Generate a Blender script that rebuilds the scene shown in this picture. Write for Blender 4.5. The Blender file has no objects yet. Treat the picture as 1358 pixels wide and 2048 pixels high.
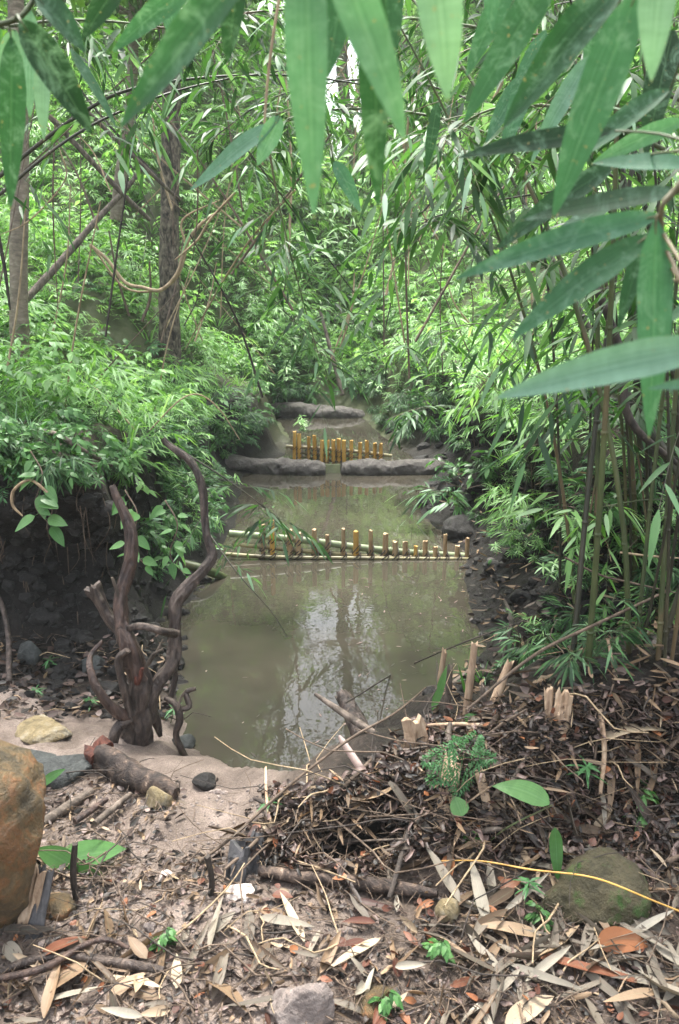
import bpy, math, random
import numpy as np
from mathutils import Vector, Matrix
from mathutils.bvhtree import BVHTree

# ------------------------------------------------------------------ camera, world, sun, exposure
R = math.radians
S = bpy.context.scene
COL = S.collection
CAM_H, PITCH, FPX = 1.6, 15.0, 1577.0          # FPX: focal length in photo pixels (1358 x 2048)
cam_d = bpy.data.cameras.new('camera'); cam = bpy.data.objects.new('camera', cam_d); COL.objects.link(cam)
cam.location = (0, 0, CAM_H); cam.rotation_euler = (R(90 - PITCH), 0, 0)
cam_d.sensor_fit = 'VERTICAL'; cam_d.sensor_height = 24; cam_d.lens = 24 * FPX / 2048
cam_d.clip_start = 0.05; cam_d.clip_end = 500
cam_d.dof.use_dof = True; cam_d.dof.focus_distance = 4.6; cam_d.dof.aperture_fstop = 6.3
S.camera = cam
SUN_EL, SUN_AZ = 70, 345
w = bpy.data.worlds.new('World'); S.world = w; w.use_nodes = True
nt = w.node_tree; bg = nt.nodes['Background']
sky = nt.nodes.new('ShaderNodeTexSky'); sky.sky_type = 'NISHITA'; sky.sun_disc = False
sky.sun_elevation = R(SUN_EL); sky.sun_rotation = R(SUN_AZ); sky.dust_density = 5; sky.air_density = 1.2
hs = nt.nodes.new('ShaderNodeHueSaturation'); hs.inputs['Saturation'].default_value = 0.35
nt.links.new(sky.outputs[0], hs.inputs['Color']); nt.links.new(hs.outputs[0], bg.inputs['Color'])
bg.inputs['Strength'].default_value = 0.15
sd = bpy.data.lights.new('sun', 'SUN'); sd.energy = 2.2; sd.angle = R(14); sd.color = (1, .97, .9)
so = bpy.data.objects.new('sun', sd); COL.objects.link(so)
so.rotation_euler = (R(90 - SUN_EL), 0, R(180 - SUN_AZ))   # light comes from ahead and above
vs = S.view_settings; vs.view_transform = 'Standard'; vs.look = 'None'; vs.exposure = 2.1; vs.gamma = 1
S.cycles.max_bounces = 8; S.cycles.transparent_max_bounces = 8

rng = np.random.default_rng(7); random.seed(7)
U = lambda a, b, n=None: rng.uniform(a, b, n)

# ------------------------------------------------------------------ pixel helpers (photo pixels)
CP, SP = math.cos(R(PITCH)), math.sin(R(PITCH))
def ray(px, py):
    a = (px - 679) / FPX; b = (1024 - py) / FPX
    return np.array([a, CP + b * SP, -SP + b * CP])
def P(px, py, Y):                       # the point at world distance Y seen at that pixel
    d = ray(px, py); t = Y / d[1]
    return np.array([0, 0, CAM_H]) + d * t
def Gz(px, py, z=0.0):
    d = ray(px, py); t = (z - CAM_H) / d[2]
    return np.array([0, 0, CAM_H]) + d * t

# ------------------------------------------------------------------ numpy noise
def _h(ix, iy, s):
    n = (ix * 374761393 + iy * 668265263 + s * 974634777) & 0xffffffff
    n = ((n ^ (n >> 13)) * 1274126177) & 0xffffffff
    return ((n ^ (n >> 16)) & 0xffff) / 65535.0
def vn(x, y, s=0):
    x = np.asarray(x, float); y = np.asarray(y, float)
    ix = np.floor(x).astype(np.int64); iy = np.floor(y).astype(np.int64)
    fx = x - ix; fy = y - iy; fx = fx * fx * (3 - 2 * fx); fy = fy * fy * (3 - 2 * fy)
    a = _h(ix, iy, s); b = _h(ix + 1, iy, s); c = _h(ix, iy + 1, s); d = _h(ix + 1, iy + 1, s)
    return (a + (b - a) * fx) * (1 - fy) + (c + (d - c) * fx) * fy
def fbm(x, y, s=0, o=4):
    v = 0; a = .5
    for i in range(o):
        v = v + a * (vn(np.asarray(x) * 2 ** i, np.asarray(y) * 2 ** i, s + i * 17) - .5) * 2; a *= .5
    return v
def ss(a, b, x):
    t = np.clip((x - a) / (b - a), 0, 1); return t * t * (3 - 2 * t)

# ------------------------------------------------------------------ mesh builder
class B:
    def __init__(s): s.v = []; s.f = []; s.uv = []; s.r = []; s.n = 0
    def add(s, v, f, uv=None, r=None):
        v = np.asarray(v, float).reshape(-1, 3); k = len(v)
        s.v.append(v)
        f = np.asarray(f, int); s.f.append(f + s.n); s.n += k
        s.uv.append(np.zeros((k, 2)) if uv is None else np.asarray(uv, float).reshape(-1, 2))
        s.r.append(np.full(k, .5) if r is None else np.broadcast_to(np.asarray(r, float), (k,)))
    def arrays(s): return np.concatenate(s.v), s.f, np.concatenate(s.uv), np.concatenate(s.r)
    def mesh(s, name, mat, smooth=True):
        me = bpy.data.meshes.new(name)
        if not s.v: return me
        V, F, UVs, RR = s.arrays()
        me.vertices.add(len(V)); me.vertices.foreach_set('co', V.ravel())
        lv = np.concatenate([f.ravel() for f in F]); tot = np.concatenate([np.full(len(f), f.shape[1]) for f in F])
        st = np.concatenate([[0], np.cumsum(tot)[:-1]])
        me.loops.add(len(lv)); me.loops.foreach_set('vertex_index', lv.astype(np.int32))
        me.polygons.add(len(tot)); me.polygons.foreach_set('loop_start', st.astype(np.int32)); me.polygons.foreach_set('loop_total', tot.astype(np.int32))
        me.polygons.foreach_set('use_smooth', np.full(len(tot), smooth))
        ul = me.uv_layers.new(name='UVMap'); ul.data.foreach_set('uv', UVs[lv].ravel())
        at = me.attributes.new('rnd', 'FLOAT', 'POINT'); at.data.foreach_set('value', RR)
        me.materials.append(mat); me.update(calc_edges=True)
        return me
    def obj(s, name, mat, parent=None, smooth=True):
        o = bpy.data.objects.new(name, s.mesh(name, mat, smooth)); COL.objects.link(o)
        if parent is not None: o.parent = parent
        return o
def tag(o, label=None, cat=None, group=None, kind=None):
    if label: o['label'] = label
    if cat: o['category'] = cat
    if group: o['group'] = group
    if kind: o['kind'] = kind
    return o
def empty(name, loc, label, cat, group=None):
    o = bpy.data.objects.new(name, None); COL.objects.link(o); o.location = Vector(loc); o.empty_display_size = .05
    return tag(o, label, cat, group)
def child(b, name, mat, root, smooth=True):      # part built in world coordinates under an Empty
    o = b.obj(name, mat, None, smooth); o.parent = root
    par = root; off = Vector((0, 0, 0))
    while par is not None: off += par.location; par = par.parent
    me = o.data; n = len(me.vertices)
    if n:
        c = np.empty(n * 3); me.vertices.foreach_get('co', c); c = c.reshape(-1, 3) - np.array(off); me.vertices.foreach_set('co', c.ravel()); me.update()
    return o
def copy_tree(o, parent=None):
    c = o.copy(); COL.objects.link(c)
    if parent is not None: c.parent = parent
    for ch in KIDS.get(o.name, ()): copy_tree(ch, c)
    return c
KIDS = {}
def nrm(a): return a / np.maximum(np.linalg.norm(a, axis=-1, keepdims=True), 1e-9)
def spline(pts, per=6):
    p = np.asarray(pts, float); n = len(p)
    if n == 2: return np.array([p[0] + (p[1] - p[0]) * t for t in np.linspace(0, 1, per + 1)])
    q = np.vstack([2 * p[0] - p[1], p, 2 * p[-1] - p[-2]]); out = []
    for i in range(n - 1):
        a, b, c, d = q[i], q[i + 1], q[i + 2], q[i + 3]
        for k in range(per):
            t = k / per
            out.append(.5 * ((2 * b) + (c - a) * t + (2 * a - 5 * b + 4 * c - d) * t * t + (3 * b - a - 3 * c + d) * t ** 3))
    out.append(p[-1]); return np.array(out)
def tube(b, pts, rad, seg=8, per=6, gnarl=0, gs=8., r=.5, cap=True, flat=1.0, ragged=0):
    pts = np.asarray(pts, float); rad = np.broadcast_to(np.asarray(rad, float), (len(pts),))
    C = spline(np.column_stack([pts, rad]), per); rr = np.maximum(C[:, 3], 1e-4); C = C[:, :3]; n = len(C)
    T = nrm(np.gradient(C, axis=0)); up = np.array([0, 0, 1.]) if abs(T[0][2]) < .9 else np.array([1., 0, 0])
    A = np.empty_like(C); a = nrm(np.cross(T[0], up))
    for i in range(n):
        a = nrm(a - T[i] * np.dot(a, T[i])); A[i] = a
    Bv = np.cross(T, A); th = np.linspace(0, 2 * np.pi, seg, endpoint=False)
    L = np.concatenate([[0], np.cumsum(np.linalg.norm(np.diff(C, axis=0), axis=1))])
    RR = np.repeat(rr[:, None], seg, 1)
    if gnarl:
        sd_ = int(abs(C[0][0]) * 9973) % 1000
        tt, ll = np.meshgrid(th, L); cx, cy = np.cos(tt), np.sin(tt)
        g = fbm(cx * 1.3 + 7 + ll * gs * .35, cy * 1.3 + ll * gs, sd_, 3)
        RR = RR * (1 + gnarl * g + (gnarl * .45 * fbm(cx * 3.2 + 3 + ll * 3, cy * 3.2 + ll * 6, sd_ + 9, 3) + gnarl * .35 * fbm(cx * 2.2, cy * 2.2 + ll * 26, sd_ + 11, 2) if gnarl >= .3 else 0))
        C = C + A * (fbm(L * gs * .5, L * 0, sd_ + 5, 2) * rr * gnarl)[:, None]
    V = C[:, None, :] + RR[..., None] * (np.cos(th)[None, :, None] * A[:, None, :] + flat * np.sin(th)[None, :, None] * Bv[:, None, :])
    if ragged:
        V[-1] += T[-1] * (rng.random((seg, 1)) * ragged)
    uv = np.stack(np.meshgrid(th / 2 / np.pi, L), -1)
    i = np.arange(n - 1)[:, None] * seg; j = np.arange(seg)[None, :]; j2 = (j + 1) % seg
    F = np.stack([i + j, i + j2, i + seg + j2, i + seg + j], -1).reshape(-1, 4)
    b.add(V.reshape(-1, 3), F, uv.reshape(-1, 2), r)
    if cap:
        for k, fl in ((0, 1), (n - 1, 0)):
            vv = V[k]; c = vv.mean(0); f = [[seg, (q + 1) % seg, q] if fl else [seg, q, (q + 1) % seg] for q in range(seg)]
            b.add(np.vstack([vv, c]), f, np.tile([.5, L[k]], (seg + 1, 1)), r)
PROF = {'lance': (np.array([0, .04, .12, .3, .5, .7, .85, .95, 1]), np.array([.12, .35, .75, 1, .95, .72, .42, .16, .0])),
        'ovate': (np.array([0, .06, .2, .4, .6, .8, .92, 1]), np.array([.1, .55, .95, 1, .85, .5, .2, .0])),
        'grass': (np.array([0, .1, .5, .8, 1]), np.array([.6, 1, .8, .45, 0])),
        'strip': (np.array([0, .05, .5, .95, 1]), np.array([.7, 1, 1, .8, .4]))}
def leaves(b, base, d, L, W, droop=.2, shape='lance', n=4, fold=.15, r=None, roll=.5, up=None, wave=0, thick=0):
    base = np.atleast_2d(base).astype(float); K = len(base); d = nrm(np.broadcast_to(np.atleast_2d(d), (K, 3)).astype(float))
    L = np.broadcast_to(L, (K,)).astype(float); W = np.broadcast_to(W, (K,)).astype(float); droop = np.broadcast_to(droop, (K,))
    if up is None: up = np.array([0, 0, 1.]) + rng.normal(0, roll, (K, 3))
    up = np.broadcast_to(np.atleast_2d(up), (K, 3)) + 1e-4
    sd_ = nrm(np.cross(d, up)); nm = np.cross(sd_, d)
    t = np.linspace(0, 1, n + 1); prof = np.interp(t, *PROF[shape])
    c = base[:, None] + d[:, None] * (L[:, None] * t)[..., None]
    c[..., 2] -= droop[:, None] * L[:, None] * t ** 2
    wd = (W[:, None] / 2 * prof)[..., None]
    if wave: c = c + nm[:, None] * (np.sin(t[None] * U(4, 9, (K, 1)) + U(0, 6, (K, 1))) * wave * L[:, None])[..., None]
    lf = c + sd_[:, None] * wd + nm[:, None] * wd * fold; rt = c - sd_[:, None] * wd + nm[:, None] * wd * fold
    V = np.stack([lf, c, rt], 2); uv = np.zeros((K, n + 1, 3, 2)); uv[..., 0] = [0, .5, 1]; uv[..., 1] = t[None, :, None]
    if r is None: r = rng.random(K)
    r = np.repeat(np.broadcast_to(r, (K,)), (n + 1) * 3)
    k = np.arange(K)[:, None, None] * (n + 1) * 3; i = np.arange(n)[None, :, None] * 3; j = np.arange(2)[None, None, :]
    q = k + i + j; F = np.stack([q, q + 3, q + 4, q + 1], -1).reshape(-1, 4)
    b.add(V.reshape(-1, 3), F, uv.reshape(-1, 2), r)
def rot(d, ang, ax=(0, 0, 1)): return np.array(Matrix.Rotation(ang, 3, Vector(ax)) @ Vector(d))

# ------------------------------------------------------------------ materials
def mat(name):
    m = bpy.data.materials.new(name); m.use_nodes = True; t = m.node_tree; return m, t, t.nodes['Principled BSDF']
def N(t, typ, **kw):
    n = t.nodes.new(typ)
    for k, v in kw.items():
        if k in n.inputs: n.inputs[k].default_value = v
        else: setattr(n, k, v)
    return n
def ramp(t, fac, stops, interp='LINEAR'):
    n = t.nodes.new('ShaderNodeValToRGB'); t.links.new(fac, n.inputs[0]); e = n.color_ramp.elements; n.color_ramp.interpolation = interp
    while len(e) < len(stops): e.new(.5)
    for i, (p, c) in enumerate(stops): e[i].position = p; e[i].color = (*c, 1) if len(c) == 3 else c
    return n.outputs[0]
def noise(t, vec, scale, detail=4, rough=.6, dist=0):
    n = N(t, 'ShaderNodeTexNoise', Scale=scale, Detail=detail, Roughness=rough, Distortion=dist)
    if vec is not None: t.links.new(vec, n.inputs['Vector'])
    return n.outputs[0]
def mixc(t, fac, a, b, mode='MIX'):
    n = t.nodes.new('ShaderNodeMix'); n.data_type = 'RGBA'; n.blend_type = mode
    for s, v in ((n.inputs[0], fac), (n.inputs[6], a), (n.inputs[7], b)):
        if hasattr(v, 'is_output'): t.links.new(v, s)
        elif isinstance(v, (int, float)): s.default_value = v
        else: s.default_value = (*v, 1)
    return n.outputs[2]
def bump(t, bs, h, st, dist=.01):
    n = N(t, 'ShaderNodeBump', Strength=st, Distance=dist); t.links.new(h, n.inputs['Height']); t.links.new(n.outputs[0], bs.inputs['Normal']); return n
def mapping(t, vec, sc):
    n = t.nodes.new('ShaderNodeMapping'); n.inputs['Scale'].default_value = sc; t.links.new(vec, n.inputs['Vector']); return n.outputs[0]
def leafmat(name, stops, rough=.5, trans=.33, spec=.35, veins=0.0, spots=None, tcol=None, near=False):
    m, t, bs = mat(name)
    a = N(t, 'ShaderNodeAttribute', attribute_name='rnd'); tc = t.nodes.new('ShaderNodeTexCoord')
    oi = t.nodes.new('ShaderNodeObjectInfo')
    ad = N(t, 'ShaderNodeMath', operation='MULTIPLY_ADD'); t.links.new(oi.outputs['Random'], ad.inputs[0]); ad.inputs[1].default_value = .3; t.links.new(a.outputs['Fac'], ad.inputs[2])
    sb = N(t, 'ShaderNodeMath', operation='SUBTRACT'); t.links.new(ad.outputs[0], sb.inputs[0]); sb.inputs[1].default_value = .15
    c = ramp(t, sb.outputs[0], stops)
    nz = noise(t, tc.outputs['Object'], 14, 3)
    c = mixc(t, .35, c, ramp(t, nz, [(.3, (.55, .55, .55)), (.7, (1.35, 1.35, 1.3))]), 'MULTIPLY')
    if veins:
        uvm = mapping(t, tc.outputs['UV'], (34, .6, 1)); vz = noise(t, uvm, 1.0, 2)
        c = mixc(t, veins, c, ramp(t, vz, [(.35, (.72, .8, .7)), (.65, (1.2, 1.12, 1.15))]), 'MULTIPLY')
        uvb = mapping(t, tc.outputs['UV'], (.7, 13, 1)); c = mixc(t, veins * .6, c, ramp(t, noise(t, uvb, 1.0, 3), [(.35, (.8, .85, .8)), (.65, (1.2, 1.15, 1.2))]), 'MULTIPLY')
        sx = t.nodes.new('ShaderNodeSeparateXYZ'); t.links.new(tc.outputs['UV'], sx.inputs[0])
        mr = ramp(t, sx.outputs[0], [(.475, (0, 0, 0)), (.5, (1, 1, 1)), (.525, (0, 0, 0))])
        c = mixc(t, mixc(t, 1.0, mr, (.3, .3, .3), 'MULTIPLY'), c, (.16, .28, .17))
        bump(t, bs, vz, .25, .002)
    if near:      # waxy blotches, insect specks and browned tips
        bl = noise(t, tc.outputs['Object'], 34, 6, .8, 1.6); c = mixc(t, ramp(t, bl, [(.5, (0, 0, 0)), (.68, (.55, .55, .55))]), c, (.2, .33, .27))
        sk = noise(t, tc.outputs['Object'], 210, 2, .5); c = mixc(t, ramp(t, sk, [(.7, (0, 0, 0)), (.73, (.9, .9, .9))]), c, (.24, .2, .1))
        tp = t.nodes.new('ShaderNodeMath'); tp.operation = 'MULTIPLY_ADD'; t.links.new(bl, tp.inputs[0]); tp.inputs[1].default_value = .035; t.links.new(sx.outputs[1], tp.inputs[2])
        c = mixc(t, ramp(t, tp.outputs[0], [(1.0, (0, 0, 0)), (1.0, (1, 1, 1))]) if 0 else ramp(t, tp.outputs[0], [(.99, (0, 0, 0)), (1.0, (.6, .6, .6))]), c, (.2, .16, .07))
        rr_ = ramp(t, bl, [(.3, (.42, .42, .42)), (.7, (.7, .7, .7))]); t.links.new(rr_, bs.inputs['Roughness'])
    if spots:
        sp = noise(t, tc.outputs['Object'], 55, 3); c = mixc(t, ramp(t, sp, [(.62, (0, 0, 0)), (.72, (1, 1, 1))]), c, spots)
    t.links.new(c, bs.inputs['Base Color']); bs.inputs['Roughness'].default_value = rough; bs.inputs['Specular IOR Level'].default_value = spec
    if trans:
        tr = t.nodes.new('ShaderNodeBsdfTranslucent'); mx = t.nodes.new('ShaderNodeMixShader'); mx.inputs[0].default_value = trans
        t.links.new(mixc(t, 1.0, c, tcol or (1.5, 1.7, .7), 'MULTIPLY'), tr.inputs[0])
        t.links.new(bs.outputs[0], mx.inputs[1]); t.links.new(tr.outputs[0], mx.inputs[2])
        t.links.new(mx.outputs[0], t.nodes['Material Output'].inputs[0])
    return m
def barkmat(name, stops, scale=30, rough=.75, st=.6, stretch=(1, 1, .35), fine=4, moss=None, spec=.4):
    m, t, bs = mat(name); tc = t.nodes.new('ShaderNodeTexCoord')
    v = mapping(t, tc.outputs['Object'], stretch); n1 = noise(t, v, scale, 6, .65, .4); n2 = noise(t, tc.outputs['Object'], scale / fine, 3)
    c = ramp(t, n1, stops); c = mixc(t, .6, c, ramp(t, n2, [(.3, (.5, .5, .5)), (.7, (1.4, 1.4, 1.4))]), 'MULTIPLY')
    if moss: c = mixc(t, ramp(t, noise(t, tc.outputs['Object'], scale / 5, 4), [(moss[0], (0, 0, 0)), (moss[0] + .1, (1, 1, 1))]), c, moss[1])
    t.links.new(c, bs.inputs['Base Color']); bs.inputs['Roughness'].default_value = rough; bs.inputs['Specular IOR Level'].default_value = spec
    bump(t, bs, n1, st, .01); return m
def rockmat(name, stops, scale=9, moss=None, st=.5, rough=.6):
    m, t, bs = mat(name); tc = t.nodes.new('ShaderNodeTexCoord')
    n1 = noise(t, tc.outputs['Object'], scale, 10, .72, .3); n2 = noise(t, tc.outputs['Object'], scale * 7, 5, .7)
    c = ramp(t, n1, stops); c = mixc(t, .5, c, ramp(t, n2, [(.3, (.45, .45, .45)), (.7, (1.4, 1.4, 1.4))]), 'MULTIPLY')
    if moss: c = mixc(t, ramp(t, noise(t, tc.outputs['Object'], moss[2], 5, .7), [(moss[0], (0, 0, 0)), (moss[0] + .12, (1, 1, 1))]), c, moss[1])
    t.links.new(c, bs.inputs['Base Color']); bs.inputs['Roughness'].default_value = rough
    ad = N(t, 'ShaderNodeMath', operation='MULTIPLY_ADD'); t.links.new(n2, ad.inputs[0]); ad.inputs[1].default_value = .35; t.links.new(n1, ad.inputs[2])
    bump(t, bs, ad.outputs[0], st, .03); return m

M = {}
M['near'] = leafmat('bamboo_leaf_near', [(0, (.012, .04, .016)), (.35, (.03, .1, .045)), (.7, (.06, .17, .1)), (1, (.17, .3, .24))], rough=.42, trans=.32, veins=1.0, spec=.35, near=True)
M['bamboo'] = leafmat('bamboo_foliage', [(0, (.014, .045, .016)), (.4, (.04, .105, .034)), (.8, (.085, .19, .065)), (1, (.22, .36, .24))], trans=.3)
M['light'] = leafmat('undergrowth_leaf', [(0, (.04, .11, .025)), (.35, (.12, .26, .07)), (.7, (.24, .43, .15)), (1, (.42, .6, .36))], rough=.45, trans=.35)
M['broad'] = leafmat('broad_leaf', [(0, (.03, .09, .025)), (.5, (.07, .18, .05)), (1, (.14, .28, .1))], rough=.35, trans=.3, veins=.7)
M['fern'] = leafmat('fern_leaf', [(0, (.03, .1, .03)), (1, (.09, .23, .09))], rough=.45, trans=.3)
M['crown'] = leafmat('crown_leaf', [(0, (.03, .07, .015)), (.6, (.07, .15, .03)), (1, (.13, .24, .06))], rough=.5, trans=.4)
M['dryg'] = leafmat('dry_leaf_grey', [(0, (.06, .048, .038)), (.4, (.14, .115, .09)), (.75, (.23, .2, .16)), (1, (.33, .3, .25))], rough=.6, trans=.12, veins=.5, tcol=(1.1, 1, .8))
M['dryt'] = leafmat('dry_leaf_tan', [(0, (.04, .026, .018)), (.45, (.12, .08, .05)), (.8, (.25, .165, .1)), (1, (.38, .3, .21))], rough=.55, trans=.12, veins=.4, tcol=(1.2, 1, .6))
M['dryr'] = leafmat('dry_leaf_rust', [(0, (.03, .012, .009)), (.5, (.1, .036, .022)), (.9, (.2, .075, .035)), (1, (.3, .12, .05))], rough=.5, trans=.1, veins=.3, tcol=(1.2, .8, .5))
M['dryd'] = leafmat('dry_leaf_dark', [(0, (.01, .008, .007)), (.5, (.035, .023, .019)), (.85, (.09, .058, .048)), (1, (.2, .14, .125))], rough=.45, trans=0, veins=.3)
M['twig'] = barkmat('twig_bark', [(.3, (.05, .033, .022)), (.6, (.14, .1, .07)), (.8, (.24, .18, .13))], 60)
M['ptwig'] = barkmat('pale_twig', [(.3, (.2, .14, .08)), (.7, (.42, .32, .2))], 60)
M['darktwig'] = barkmat('dark_twig', [(.3, (.012, .01, .009)), (.7, (.06, .045, .035))], 60)
M['root'] = barkmat('wet_root_bark', [(.3, (.008, .006, .005)), (.48, (.05, .036, .03)), (.62, (.1, .075, .06)), (.78, (.2, .15, .12))], 42, rough=.5, st=1.5, moss=(.68, (.035, .055, .015)))
M['rootred'] = barkmat('reddish_root_bark', [(.3, (.014, .009, .008)), (.5, (.055, .034, .027)), (.65, (.1, .062, .046)), (.8, (.2, .14, .1))], 42, rough=.5, st=1.4)
M['rotred'] = barkmat('rotten_red_wood', [(.3, (.02, .009, .007)), (.55, (.085, .024, .014)), (.8, (.22, .09, .05))], 60, st=1)
M['barkpatch'] = barkmat('peeling_log_bark', [(.4, (.015, .01, .008)), (.54, (.05, .034, .026)), (.64, (.13, .09, .065)), (.72, (.38, .29, .22))], 26, st=1.3, stretch=(1, 1, 1))
M['char'] = barkmat('grey_weathered_wood', [(.3, (.02, .02, .022)), (.55, (.07, .068, .07)), (.8, (.17, .16, .16))], 30, stretch=(1, 1, .12), st=.8)
M['driftwood'] = barkmat('driftwood', [(.3, (.03, .022, .018)), (.5, (.1, .078, .06)), (.65, (.19, .15, .12)), (.8, (.32, .27, .21))], 34, st=1.1)
M['palewood'] = barkmat('pale_split_wood', [(.3, (.2, .12, .07)), (.55, (.42, .3, .2)), (.8, (.62, .5, .38))], 40, stretch=(1, 1, .15), st=.9)
M['trunkg'] = barkmat('smooth_pale_bark', [(.3, (.1, .08, .06)), (.55, (.2, .16, .12)), (.8, (.34, .3, .24))], 16, stretch=(1, 1, 2.5), st=.4, moss=(.6, (.1, .12, .08)))
M['trunkr'] = barkmat('scaly_brown_bark', [(.38, (.015, .012, .01)), (.5, (.09, .07, .052)), (.7, (.24, .2, .15))], 30, stretch=(1, 1, .5), st=1.2)
M['culm'] = barkmat('green_culm', [(.3, (.035, .055, .02)), (.6, (.08, .1, .035)), (.8, (.15, .14, .07))], 12, rough=.5, st=.15, moss=(.52, (.12, .085, .045)))
M['culmd'] = barkmat('dark_culm', [(.3, (.015, .018, .01)), (.6, (.045, .042, .024)), (.8, (.1, .075, .04))], 12, rough=.45, st=.2)
M['stake'] = barkmat('yellow_bamboo_stake', [(.3, (.24, .13, .03)), (.5, (.5, .28, .06)), (.8, (.64, .42, .15))], 14, rough=.4, st=.15)
M['stakeb'] = barkmat('brown_bamboo_stake', [(.3, (.12, .07, .035)), (.5, (.36, .24, .13)), (.8, (.55, .42, .26))], 18, rough=.5, st=.3)
M['railg'] = barkmat('green_grey_bamboo', [(.3, (.13, .16, .08)), (.55, (.22, .27, .15)), (.8, (.33, .36, .24))], 10, rough=.4, st=.1)
M['raily'] = barkmat('straw_bamboo', [(.3, (.1, .085, .045)), (.55, (.24, .21, .1)), (.8, (.34, .31, .18))], 10, rough=.4, st=.1)
M['mud'] = rockmat('grey_mud', [(.3, (.05, .042, .035)), (.5, (.1, .087, .076)), (.7, (.17, .15, .135))], 12, st=1.2, rough=.5)
M['r_ochre'] = rockmat('ochre_rock', [(.3, (.02, .017, .01)), (.42, (.07, .052, .026)), (.5, (.13, .085, .035)), (.56, (.2, .09, .03)), (.64, (.11, .08, .045)), (.8, (.24, .19, .13))], 8, st=1.2)
M['r_yel'] = rockmat('yellow_grey_rock', [(.3, (.09, .075, .04)), (.5, (.26, .2, .1)), (.65, (.36, .32, .24)), (.8, (.22, .2, .17))], 14, st=1.0)
M['r_grey'] = rockmat('grey_slate', [(.3, (.025, .028, .027)), (.55, (.07, .076, .072)), (.8, (.13, .14, .135))], 14, st=1.0)
M['r_dark'] = rockmat('dark_stone', [(.3, (.006, .005, .004)), (.6, (.018, .015, .013)), (.8, (.06, .052, .045))], 16, st=1.0)
M['r_moss'] = rockmat('mossy_stone', [(.3, (.05, .045, .02)), (.6, (.12, .1, .05)), (.8, (.2, .17, .09))], 12, moss=(.53, (.05, .12, .015), 14), st=1.2)
M['r_pink'] = rockmat('pink_grey_stone', [(.3, (.12, .09, .08)), (.5, (.24, .2, .18)), (.6, (.38, .3, .26)), (.7, (.3, .15, .08)), (.85, (.4, .36, .33))], 13, st=1.0)
M['r_white'] = rockmat('white_quartz', [(.3, (.4, .3, .25)), (.6, (.62, .55, .5)), (.8, (.7, .66, .62))], 14)

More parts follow.
